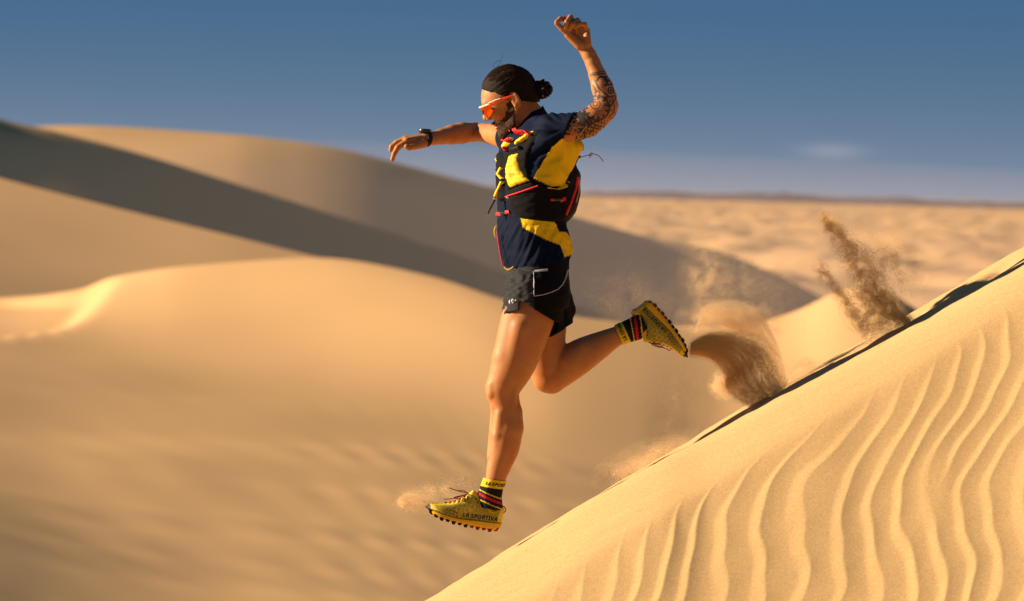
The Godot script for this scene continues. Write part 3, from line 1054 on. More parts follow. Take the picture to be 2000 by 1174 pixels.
func build_head(person: Node3D, base: Vector3) -> void:
	var xf := head_xf()
	# swept-back hair over the skull, combed towards the knot
	var f := Field.new(Vector3(-0.13, -0.08, -0.10), Vector3(0.13, 0.15, 0.10), 0.0028)
	f.blob(Vector3(0.004, 0.046, 0), Basis(), Vector3(0.0985, 0.0885, 0.0795), 0.01)
	f.blob(Vector3(0.048, 0.005, 0), Basis(), Vector3(0.050, 0.060, 0.062), 0.02)
	# hairline: forehead, temple, in front of the ear, nape
	f.cut(Vector3(-0.070, 0.082, 0), Vector3(-0.62, -0.78, 0).normalized(), Vector3(-0.2, -0.2, -0.2), Vector3(-0.010, 0.2, 0.2))
	f.cut(Vector3(-0.020, 0.030, 0), Vector3(-0.90, -0.43, 0).normalized(), Vector3(-0.2, -0.2, -0.2), Vector3(0.012, 0.062, 0.2))
	f.cut(Vector3(0.030, 0.0, 0), Vector3(-0.50, -0.86, 0).normalized(), Vector3(-0.2, -0.2, -0.2), Vector3(0.2, 0.012, 0.2))
	for z in [-1.0, 1.0]:
		f.blob(Vector3(0.020, 0.002, z * 0.082), Basis(), Vector3(0.023, 0.036, 0.030), 0.01, true)
	f.rough(func(p: Vector3) -> float:
		# strands run from the hairline round to the knot
		var q := p - Vector3(0.115, 0.006, 0)
		var a := atan2(q.z, q.y) * 0.09
		var r := q.length()
		return 0.0010 * noise2.get_noise_2d(a * 420.0, r * 9.0) + 0.0009 * noise2.get_noise_2d(a * 900.0 + 7.0, r * 16.0))
	var s := Soup.new()
	f.net(s, hair_color, xf)
	var hair := put(s.mesh(base), "hair", M.hair, person)
	# combed strands lying on it
	s = Soup.new()
	for k in 230:
		var loose := 1.03 if rng.randf() < 0.12 else 1.0
		var u := rng.randf_range(-1.0, 1.0)
		var start := Vector3(lerpf(-0.078, -0.012, absf(u)) + rng.randf_range(0.0, 0.05), 0.0, 0.0)
		var ang := u * 1.35
		var pts := []
		for q in 9:
			var t := q / 8.0
			var xx := lerpf(start.x, 0.088, t)
			var up := sqrt(maxf(0.02, 1.0 - pow((xx - 0.004) / 0.1, 2.0)))
			var aa := ang * (1.0 - 0.25 * t) + 0.03 * sin(t * 5.0 + k)
			var lift := 1.004 + 0.006 * rng.randf() + (loose - 1.0) * sin(t * PI)
			pts.append(xf * Vector3(xx, 0.046 + 0.0892 * up * cos(aa) * lift - 0.035 * maxf(0.0, t - 0.75) * 4.0 * cos(aa), 0.0802 * up * sin(aa) * lift))
		if absf(u) < 0.95:
			tube(s, curve(pts, 0.012), [0.0005, 0.0009, 0.0009, 0.0006], 4, Color(0.022, 0.012, 0.007) * rng.randf_range(0.5, 1.6))
	var strands := put(s.mesh(base), "combed_strands", M.hair, hair)
	strands.set_meta("kind", "stuff")
	# knot at the back
	f = Field.new(Vector3(0.06, -0.05, -0.06), Vector3(0.17, 0.06, 0.06), 0.0026)
	f.blob(Vector3(0.115, 0.004, 0), Basis(Vector3.BACK, 0.2), Vector3(0.033, 0.032, 0.033), 0.006)
	f.cone(Vector3(0.080, 0.006, 0), Vector3(0.100, 0.005, 0), 0.022, 0.019, 0.008)
	f.rough(func(p: Vector3) -> float:
		var q := p - Vector3(0.115, 0.004, 0)
		var a := atan2(q.y, q.x)
		return 0.0055 * noise2.get_noise_3dv(p * 55.0) + 0.0018 * sin(a * 3.0 + q.length() * 260.0 + 3.0 * noise2.get_noise_3dv(p * 40.0)))
	s = Soup.new()
	f.net(s, hair_color, xf)
	put(s.mesh(base), "hair_bun", M.hair, hair)
	# a few loose strands
	for w in [[[970, 131, 0.0], [976, 124, 0.0], [979, 116, 0.0], [982, 106, 0.0]], [[966, 133, 0.01], [963, 128, 0.01], [968, 121, 0.0], [977, 118, 0.0]], [[1035, 160, 0.04], [1030, 150, 0.045], [1012, 139, 0.04]], [[960, 158, 0.045], [978, 150, 0.055], [995, 152, 0.06]]]:
		s = Soup.new()
		var pts := []
		for q in w:
			pts.append(rp(q[0], q[1], q[2] + (0.012 if q[2] > 0.02 else 0.0)))
		tube(s, curve(pts, 0.004), [0.0006], 5, Color(0.05, 0.025, 0.014))
		put(s.mesh(base), "loose_strand", M.hair, hair)
	# beard and moustache
	f = face_field(0.0022, 0.0026)
	f.blob(Vector3(-0.091, -0.034, 0), Basis(), Vector3(0.009, 0.007, 0.026), 0.004)
	var big := Vector3(0.3, 0.3, 0.3)
	f.cut(Vector3(-0.030, -0.020, 0), Vector3(-0.20, 0.98, 0).normalized(), -big, Vector3(-0.022, 0.3, 0.3))
	f.cut(Vector3(-0.020, 0.004, 0), Vector3(-0.35, 0.93, 0).normalized(), Vector3(-0.022, -0.3, -0.3), big)
	f.cut(Vector3(0.003, -0.02, 0), Vector3(0.95, -0.30, 0).normalized(), -big, big)
	f.cut(Vector3(-0.030, -0.098, 0), Vector3(0.45, -0.89, 0).normalized(), -big, big)
	f.blob(Vector3(-0.062, -0.022, 0.046), Basis(), Vector3(0.030, 0.017, 0.030), 0.01, true)
	f.blob(Vector3(-0.060, -0.026, -0.046), Basis(), Vector3(0.030, 0.018, 0.030), 0.01, true)
	f.blob(Vector3(-0.095, -0.050, 0), Basis(), Vector3(0.014, 0.008, 0.018), 0.004, true)
	f.rough(func(p: Vector3) -> float: return 0.0022 * noise2.get_noise_3dv(Vector3(p.x * 220.0, p.y * 90.0, p.z * 220.0)) + 0.001 * noise2.get_noise_3dv(p * 420.0))
	s = Soup.new()
	f.net(s, func(p: Vector3, n: Vector3) -> Color:
		return Color(0.042, 0.021, 0.011) * (1.0 + 0.75 * noise2.get_noise_3dv(p * 300.0)), xf)
	put(s.mesh(base), "beard", M.hair, person)
	build_glasses(xf)

func hair_color(p: Vector3, n: Vector3) -> Color:
	return Color(0.016, 0.009, 0.006) * (1.0 + 0.6 * noise2.get_noise_3dv(Vector3(p.x * 60.0, p.y * 200.0, p.z * 200.0)))

func build_glasses(xf: Transform3D) -> void:
	var g := group_node("sunglasses", xf * Vector3(-0.09, 0.02, 0))
	tag(g, "wraparound sport sunglasses with white and orange frame and mirrored red lens worn on the face", "sunglasses")
	var base := g.position
	var around := func(a: float, y: float, out: float) -> Vector3:
		return Vector3(-0.045 - (0.066 + out) * cos(a), y, (0.074 + out) * sin(a))
	# lens: one curved shield
	var s := Soup.new()
	var nu := 44
	var nv := 10
	for layer in 2:
		var first := s.v.size()
		for k in nu + 1:
			var a := lerpf(-1.18, 1.18, float(k) / nu)
			var bot := -0.016 + 0.020 * pow(absf(a) / 1.18, 3.0) + 0.014 * exp(-pow(a / 0.16, 2.0))
			for q in nv + 1:
				var y := lerpf(0.033 - 0.004 * absf(a), bot, float(q) / nv)
				var out := (0.0 if layer == 0 else -0.002) + 0.004 * sin(PI * q / nv) - 0.006 * float(q) / nv
				var p: Vector3 = around.call(a, y, out)
				var n := Vector3(-cos(a), 0, sin(a)) * (1.0 if layer == 0 else -1.0)
				s.vert(xf * p, xf.basis * n)
		for k in nu:
			for q in nv:
				var b := first + k * (nv + 1) + q
				s.quad(b, b + 1, b + nv + 2, b + nv + 1)
	s.smooth()
	var lens := StandardMaterial3D.new()
	lens.albedo_color = Color(1.0, 0.40, 0.06)
	lens.metallic = 1.0
	lens.roughness = 0.06
	put(s.mesh(base), "lens", lens, g)
	# brow bar
	var pts := []
	for k in 25:
		var a := lerpf(-1.25, 1.25, k / 24.0)
		pts.append(xf * (around.call(a, 0.034 - 0.004 * absf(a), 0.0015) as Vector3))
	s = Soup.new()
	tube(s, PackedVector3Array(pts), [0.0036], 10, Color(0.80, 0.42, 0.22))
	put(s.mesh(base), "frame", painted(0.35, 0.5), g)
	for z in [-1.0, 1.0]:
		s = Soup.new()
		var a0: Vector3 = around.call(1.20 * z, 0.026, 0.003)
		tube(s, PackedVector3Array([xf * a0, xf * Vector3(-0.052, 0.027, z * 0.0775), xf * Vector3(-0.030, 0.026, z * 0.0800), xf * Vector3(-0.008, 0.025, z * 0.0810), xf * Vector3(0.012, 0.024, z * 0.0812), xf * Vector3(0.024, 0.020, z * 0.081)]), [0.0085, 0.0080, 0.0062, 0.0048, 0.0034, 0.0028], 10, Color(0.80, 0.075, 0.010), 0.32, (xf.basis * Vector3.UP))
		var t := put(s.mesh(base), "temple", painted(0.35, 0.5), g)
		s = Soup.new()
		tube(s, PackedVector3Array([xf * (a0 + Vector3(0, 0.006, 0.002 * z)), xf * Vector3(-0.045, 0.033, z * 0.0790), xf * Vector3(-0.024, 0.031, z * 0.0812)]), [0.0030, 0.0026, 0.0012], 8, Color(0.85, 0.66, 0.50))
		put(s.mesh(base), "temple_stripe", painted(0.35, 0.5), t)

# ------------------------------------------------------------------ clothing
var GUSSET := PackedVector2Array()
var TAIL := PackedVector2Array()

func build_jersey(person: Node3D, base: Vector3) -> void:
	GUSSET = poly([[1096, 273], [1150, 272], [1132, 300], [1118, 330], [1101, 364], [1075, 364], [1041, 348], [1058, 320], [1077, 289]])
	TAIL = poly([[1017, 425], [1050, 429], [1083, 433], [1091, 452], [1105, 453], [1126, 476], [1127, 494], [1102, 501], [1094, 478], [1059, 464], [1021, 443]])
	var f := field_px(950, 200, 1160, 535, -0.25, 0.26, 0.0042)
	# near sleeve, cut at its hem
	f.cone(rp(1080, 256, 0.158), rp(1130, 249, 0.200), 30 * PX, 31.5 * PX, 0.02)
	var hem := rp(1101, 273, 0.2) - rp(1120, 225, 0.2)
	var hem_n := Vector3(-hem.y, hem.x, 0).normalized()
	if hem_n.x < 0.0:
		hem_n = -hem_n
	f.cut(rp(1111, 249, 0.19), (hem_n + Vector3(0, 0, 0.10)).normalized(), Vector3(-3, -3, -3), Vector3(3, 3, 3))
	f.tower(torso_rings(TORSO, 0.0), fwd, side, 0.02)
	f.cone(rp(1050, 258, 0.06), rp(1078, 256, 0.152), 27 * PX, 29 * PX, 0.04)
	# cloth drawn from the sleeve down to the ribs
	f.cone(rp(1104, 284, 0.150), rp(1084, 335, 0.125), 21 * PX, 25 * PX, 0.03)
	f.cone(rp(1129, 284, 0.135), rp(1098, 332, 0.09), 11 * PX, 18 * PX, 0.02)
	# far shoulder
	f.cone(rp(1020, 262, -0.06), rp(996, 268, -0.165), 27 * PX, 29 * PX, 0.04)
	# loose tail of the jersey at the back
	f.cone(rp(1086, 456, 0.075), rp(1104, 486, 0.05), 20 * PX, 15.5 * PX, 0.02)
	# stand-up collar
	f.cone(rp(1046, 252, 0.0), rp(1030, 222, 0.0), 38 * PX, 34 * PX, 0.016)
	var lo := rp(940, 262, -0.12)
	var hi := rp(1090, 190, 0.12)
	var n1 := rp(1056, 209, 0) - rp(992, 256, 0)
	f.cut(rp(1056, 209, 0), Vector3(-n1.y, n1.x, 0).normalized(), Vector3(lo.x, lo.y, -0.13), Vector3(rp(1062, 0, 0).x, hi.y, 0.13))
	f.rough(func(p: Vector3) -> float:
		var q := flat(p)
		var w := 0.0026 * noise.get_noise_3dv(Vector3(p.x * 11.0, p.y * 16.0, p.z * 11.0))
		# pulled folds that fan out over the chest from the sleeve
		if q.y < 345.0:
			var d := q - Vector2(1110, 250)
			w += 0.0028 * sin(atan2(d.y, -d.x) * 15.0 + 2.0 * noise2.get_noise_2d(q.x * 0.02, q.y * 0.02)) * smoothstep(10.0, 45.0, d.length()) * (1.0 - smoothstep(70.0, 150.0, d.length()))
		else:
			# hanging folds below the vest
			w += 0.0030 * noise2.get_noise_2d(q.x * 0.075 + q.y * 0.03, q.y * 0.014 + p.z * 3.0) * smoothstep(425.0, 450.0, q.y)
			if inside(TAIL, q):
				w += 0.0014 * noise2.get_noise_2d(q.x * 0.10 - q.y * 0.10, q.y * 0.05 + q.x * 0.04)
			if q.y > 505.0:
				w += 0.0010 * sin(q.x * 1.15)
		return w)
	jersey_field = f
	# sleeve hem, bottom hem, and the hollows for arm and neck
	var big := Vector3(0.5, 0.5, 0.5)
	var g := Field.new(f.o, f.o + Vector3(f.nx - 1.5, f.ny - 1.5, f.nz - 1.5) * f.h, f.h)
	g.d = f.d.duplicate()
	g.cone(rp(1034, 235, 0.0), rp(1016, 200, 0.0), 30 * PX, 33 * PX, 0.004, true)
	g.cut(rp(996, 268, -0.185), (rp(960, 262, -0.32) - rp(1000, 268, -0.15)).normalized(), Vector3(-1, rp(0, 300, 0).y, -0.3), Vector3(rp(1040, 0, 0).x, rp(0, 235, 0).y, -0.12))
	var s := Soup.new()
	g.net(s, jersey_color)
	var jersey := put(s.mesh(base), "jersey", M.cloth, person)
	# red piping and cord ends along the front zip
	s = Soup.new()
	tube(s, curve([rp(971, 452, 0.052), rp(973, 470, 0.052), rp(977, 495, 0.052), rp(982, 520, 0.05)], 0.006), [0.0022], 6, Color(0.5, 0.015, 0.03))
	put(s.mesh(base), "zip_piping", M.red, jersey)
	s = Soup.new()
	tube(s, curve([rp(970, 441, 0.06), rp(966, 447, 0.062), rp(966, 458, 0.062), rp(970, 464, 0.06)], 0.004), [0.0018], 6)
	put(s.mesh(base), "cord_loop", M.yellow, jersey)
	s = Soup.new()
	tube(s, curve([rp(985, 521, 0.075), rp(993, 527, 0.085), rp(1003, 521, 0.10)], 0.004), [0.003, 0.005, 0.003], 8)
	put(s.mesh(base), "waist_tab", M.tan, jersey)

func jersey_color(p: Vector3, n: Vector3) -> Color:
	var q := flat(p)
	var m := 1.0 + 0.12 * noise2.get_noise_3dv(p * 220.0)
	if p.z > 0.0 and (inside(GUSSET, q) or inside(TAIL, q)):
		return Color(0.62 * m, 0.40 * m, 0.010)
	return Color(0.0038 * m, 0.0062 * m, 0.0185 * m)

func build_shorts(person: Node3D, base: Vector3) -> void:
	var f := field_px(960, 505, 1145, 675, -0.24, 0.24, 0.004)
	var rings := [[506, 992, 1110, 0.156], [545, 989, 1112, 0.168], [575, 986, 1114, 0.172], [598, 992, 1110, 0.160]]
	f.tower(torso_rings(rings, 0.0), fwd, side, 0.02)
	f.cone(rp(1046, 568, 0.083), rp(1034, 632, 0.092), 57 * PX, 57 * PX, 0.02)
	f.cone(rp(1070, 600, 0.075), rp(1084, 640, 0.060), 26 * PX, 19 * PX, 0.02)
	f.cone(rp(1060, 575, -0.083), rp(1070, 665, -0.098), 55 * PX, 52 * PX, 0.02)
	f.cone(rp(1098, 590, -0.095), rp(1106, 604, -0.10), 23 * PX, 19 * PX, 0.012)
	f.rough(func(p: Vector3) -> float:
		var q := flat(p)
		var w := 0.003 * noise.get_noise_3dv(p * 13.0)
		if q.x < 1043.0:
			w += 0.0048 * noise2.get_noise_2d(q.x * 0.055 + q.y * 0.05, q.y * 0.085 - q.x * 0.02) * smoothstep(520.0, 532.0, q.y) * (1.0 - smoothstep(580.0, 600.0, q.y))
		return w)
	# notched hem of the near leg, hem of the far leg
	var e := Vector3(2, 2, 2)
	var mid := rp(1034, 0, 0).x
	var a := rp(980, 613, 0)
	var b := rp(1036, 596, 0)
	var c := rp(1036, 596, 0)
	var d := rp(1088, 628, 0)
	f.cut(a, Vector3(b.y - a.y, a.x - b.x, 0).normalized(), Vector3(-2, -2, -0.005), Vector3(mid, 2, 2))
	f.cut(c, Vector3(d.y - c.y, c.x - d.x, 0).normalized(), Vector3(mid, -2, 0.112), Vector3(2, 2, 2))
	var a2 := rp(1066, 661, 0)
	var b2 := rp(1104, 641, 0)
	f.cut(a2, Vector3(b2.y - a2.y, a2.x - b2.x, 0).normalized(), Vector3(-2, -2, -2), Vector3(2, 2, 0.112))
	f.cut(rp(1036, 640, 0.06), Vector3(-0.86, -0.5, 0).normalized(), Vector3(rp(990, 0, 0).x, -2, -0.005), Vector3(rp(1075, 0, 0).x, rp(0, 622, 0).y, 0.112))
	shorts_field = Field.new(f.o, f.o + Vector3(f.nx - 1.5, f.ny - 1.5, f.nz - 1.5) * f.h, f.h)
	shorts_field.d = f.d.duplicate()
	f.cone(rp(1036, 605, 0.088), rp(1015, 690, 0.090), 51.5 * PX, 49 * PX, 0.004, true)
	f.cone(rp(1062, 625, -0.093), rp(1064, 700, -0.10), 47 * PX, 44 * PX, 0.004, true)
	var s := Soup.new()
	f.net(s, func(p: Vector3, n: Vector3) -> Color:
		var q := flat(p)
		var m := 1.0 + 0.15 * noise2.get_noise_3dv(p * 200.0)
		if q.x < 1042.0 and q.y < 604.0:
			return Color(0.024, 0.023, 0.024) * m
		return Color(0.007, 0.0065, 0.0068) * m)
	var shorts := put(s.mesh(base), "shorts", M.cloth, person)
	var parts := [
		["piping", [[1042, 529], [1042.5, 550], [1042.5, 575]], 2.0, M.grey_trim],
		["piping", [[1042, 575], [1060, 572.5], [1075, 568], [1089, 562], [1098, 553], [1104, 541], [1108, 526]], 2.0, M.grey_trim],
		["pocket_tab", [[1043, 528], [1056, 526.5], [1069, 525]], 4.5, M.grey_trim],
	]
	for q in parts:
		stroke_on(shorts_field, q[1], q[2], 0.0022, q[0], q[3], shorts, base)
	# small white mark on the front of the leg
	for q in [[[996.5, 583.5], [995, 587], [996.5, 590]], [[1001, 581.5], [1000, 585], [1002, 589], [1003.5, 588]], [[1001.5, 582], [1006, 583.5], [1003, 585.5]], [[1008, 582], [1007, 585.5]]]:
		stroke_on(shorts_field, q, 1.3, 0.0016, "logo", M.white, shorts, base)

# where the surface lies at a side-plane place, seen along z
func hit(f: Field, px: float, py: float) -> Vector3:
	for tries in 14:
		var q := rp(px, py, 0)
		var z := f.o.z + (f.nz - 2) * f.h
		while z > f.o.z + f.h:
			if f.sample(Vector3(q.x, q.y, z)) < 0.0:
				var lo := z
				var hi := z + f.h * 2.0
				for k in 8:
					var m := (lo + hi) * 0.5
					if f.sample(Vector3(q.x, q.y, m)) < 0.0:
						lo = m
					else:
						hi = m
				return Vector3(q.x, q.y, hi)
			z -= f.h * 2.0
		px += (1042.0 - px) * 0.03
	return rp(px, py, 0)

# a flat piece of cloth laid on the surface: outline in side-plane pixels, thickness in metres
func piece(f: Field, outline: PackedVector2Array, thick: float, bevel: float, step: float, color: Callable) -> Soup:
	var pts := PackedVector2Array()
	var n := outline.size()
	for k in n:
		var a := outline[k]
		var b := outline[(k + 1) % n]
		var m := maxi(1, int(round(a.distance_to(b) / step)))
		for q in m:
			pts.append(a.lerp(b, float(q) / m))
	var rim := pts.size()
	var lo := pts[0]
	var hi := pts[0]
	for p in pts:
		lo = lo.min(p)
		hi = hi.max(p)
	var edge := func(p: Vector2) -> float:
		var best := 1e9
		for k in n:
			best = minf(best, p.distance_to(Geometry2D.get_closest_point_to_segment(p, outline[k], outline[(k + 1) % n])))
		return best
	var y := lo.y + step * 0.5
	var odd := 0.0
	while y < hi.y:
		var x := lo.x + step * (0.5 + odd)
		while x < hi.x:
			var p := Vector2(x, y)
			if inside(outline, p) and edge.call(p) > step * 0.45:
				pts.append(p)
			x += step
		odd = 0.5 - odd
		y += step * 0.87
	var s := Soup.new()
	for k in pts.size():
		var p := hit(f, pts[k].x, pts[k].y)
		var g := f.slope(p)
		var up := -0.002
		if k >= rim:
			up = thick * (0.35 + 0.65 * smoothstep(0.0, bevel, edge.call(pts[k]))) + 0.0022 * noise2.get_noise_2d(pts[k].x * 0.045, pts[k].y * 0.11) + 0.0012 * noise2.get_noise_2d(pts[k].x * 0.2, pts[k].y * 0.16)
		else:
			p += (g * Vector3(1, 1, 0)) * 0.0
		s.vert(p + g * up, g, color.call(pts[k]))
	var t := Geometry2D.triangulate_delaunay(pts)
	for k in range(0, t.size(), 3):
		var c := (pts[t[k]] + pts[t[k + 1]] + pts[t[k + 2]]) / 3.0
		if inside(outline, c):
			s.tri(t[k], t[k + 1], t[k + 2])
	s.smooth()
	return s

func stroke_on(f: Field, line: Array, width: float, thick: float, called: String, mat: Material, parent: Node, base: Vector3) -> MeshInstance3D:
	# a raised narrow strip along a line
	var pts := PackedVector2Array()
	for k in line.size() - 1:
		var a := Vector2(line[k][0], line[k][1])
		var b := Vector2(line[k + 1][0], line[k + 1][1])
		var m := maxi(1, int(a.distance_to(b) / 2.5))
		for q in m:
			pts.append(a.lerp(b, float(q) / m))
	pts.append(Vector2(line[line.size() - 1][0], line[line.size() - 1][1]))
	var s := Soup.new()
	var prev := []
	for k in pts.size():
		var t := (pts[mini(k + 1, pts.size() - 1)] - pts[maxi(k - 1, 0)]).normalized()
		var u := Vector2(-t.y, t.x) * width * 0.5
		var row := []
		for e in [[-1.0, -0.0025], [-0.8, thick], [0.8, thick], [1.0, -0.0025]]:
			var q: Vector2 = pts[k] + u * e[0]
			var p := hit(f, q.x, q.y)
			var g := f.slope(p)
			row.append(s.vert(p + g * e[1], g))
		if k > 0:
			for q in 3:
				s.quad(prev[q], prev[q + 1], row[q + 1], row[q])
		prev = row
	s.smooth()
	return put(s.mesh(base), called, mat, parent)

# ------------------------------------------------------------------ shoes and socks
const SHOE_TOP := [[0, 43], [6, 46], [14, 41], [21, 38], [35, 46], [48, 57], [62, 66], [67, 66.5], [73, 60], [82, 48.5], [103, 36], [125, 30.5], [140, 28], [147, 24], [151, 18.5]]
const SHOE_SEAM := [[0, 15], [44, 12.2], [82, 9.7], [115, 12.5], [136, 16], [151, 18]]
const SHOE_WIDE := [[0, 0.012], [3, 0.024], [12, 0.032], [40, 0.033], [70, 0.037], [100, 0.045], [120, 0.045], [138, 0.034], [147, 0.018], [151, 0.004]]
const SHOE_LOW := [[0, 8], [4, 2], [12, -1], [28, -2.5], [68, -2], [100, 0.5], [128, 5], [145, 13], [151, 18]]

class Foot:
	var heel: Vector2
	var u: Vector2
	var v: Vector2
	var sl: float
	var sv: float
	var z0: float
	var yaw: float
	var host: Node3D
	func p(l: float, h: float, w: float) -> Vector3:
		var q := heel + u * l * sl + v * h * sv
		return host.rp(q.x, q.y, z0 + l * host.PX * yaw) + Vector3(0.0, 0.0, w)
	func half(l: float, h: float) -> float:
		var vs: float = host.along(host.SHOE_SEAM, l)
		var vt: float = host.along(host.SHOE_TOP, l)
		var w: float = host.along(host.SHOE_WIDE, l)
		var t := clampf((h - vs) / (vt - vs), 0.0, 1.0)
		var sn := pow(t, 1.0 / 0.85)
		return w * pow(maxf(1.0 - sn * sn, 0.0), 0.275) * (1.0 - 0.30 * smoothstep(18.0, 55.0, h - vs))

func upper_color(l: float, h: float) -> Color:
	var vs := along(SHOE_SEAM, l)
	var vt := along(SHOE_TOP, l)
	var grain := 1.0 + 0.22 * noise2.get_noise_2d(l * 0.9, h * 0.9)
	var c := Color(0.70, 0.46, 0.010) * grain
	# woven panel between the bright toe, heel and collar bands
	if l > 9.0 and l < 127.0 + (h - vs) * 0.6 and h < vt - (8.0 if l < 72.0 else 3.0) and h > vs + 1.6:
		c = Color(0.36, 0.275, 0.014) * grain
		if fposmod(l * 0.5 + h * 0.5, 2.0) < 0.8 or fposmod(l * 0.5 - h * 0.5, 2.0) < 0.6:
			c = Color(0.27, 0.20, 0.014) * grain
	# printed rings
	for q in [[87, 27], [71, 29], [78, 37], [62, 36]]:
		if absf(Vector2(l - q[0], h - q[1]).length() - 5.2) < 1.2:
			c = Color(0.52, 0.40, 0.02)
	# slanted dark dashes behind the toe
	if l > 86.0 and l < 114.0 and h > vs + 3.0 and h < vs + 15.0 - (l - 86.0) * 0.12:
		if fposmod((l + (h - vs)) / 7.0, 1.0) < 0.45 and absf(h - vs - 8.0) > 1.0:
			c = Color(0.018, 0.017, 0.014)
	if h < vs + 1.6:
		c = Color(0.014, 0.012, 0.010)
	if l > 141.0 and h < vs + 7.0:
		c = Color(0.02, 0.02, 0.022)
	# sand stuck to it
	if noise2.get_noise_2d(l * 0.55, h * 0.55) + 0.5 * noise2.get_noise_2d(l * 1.4, h * 1.4) > 0.62:
		c = Color(0.42, 0.27, 0.12)
	# eyelet holes on the collar band
	for q in [[58, 53], [53, 47]]:
		if Vector2(l - q[0], h - q[1]).length() < 1.7:
			c = Color(0.012, 0.010, 0.008)
	c.a = 1.0
	return c

func word_mesh(text: String, map: Callable) -> Soup:
	var font := SystemFont.new()
	font.font_names = PackedStringArray(["Droid Sans"])
	font.font_weight = 700
	var t := TextMesh.new()
	t.font = font
	t.text = text
	t.font_size = 48
	t.pixel_size = 0.01
	t.depth = 0.02
	t.curve_step = 1.0
	var a := t.get_mesh_arrays()
	var v: PackedVector3Array = a[Mesh.ARRAY_VERTEX]
	var idx: PackedInt32Array = a[Mesh.ARRAY_INDEX]
	var lo := v[0]
	var hi := v[0]
	for q in v:
		lo = lo.min(q)
		hi = hi.max(q)
	var s := Soup.new()
	for q in v:
		var r := (q - lo) / (hi - lo)
		s.vert(map.call(r.x, r.y, r.z), Vector3.BACK)
	for k in range(0, idx.size(), 3):
		s.i.append_array([idx[k], idx[k + 1], idx[k + 2]])
	s.smooth()
	return s

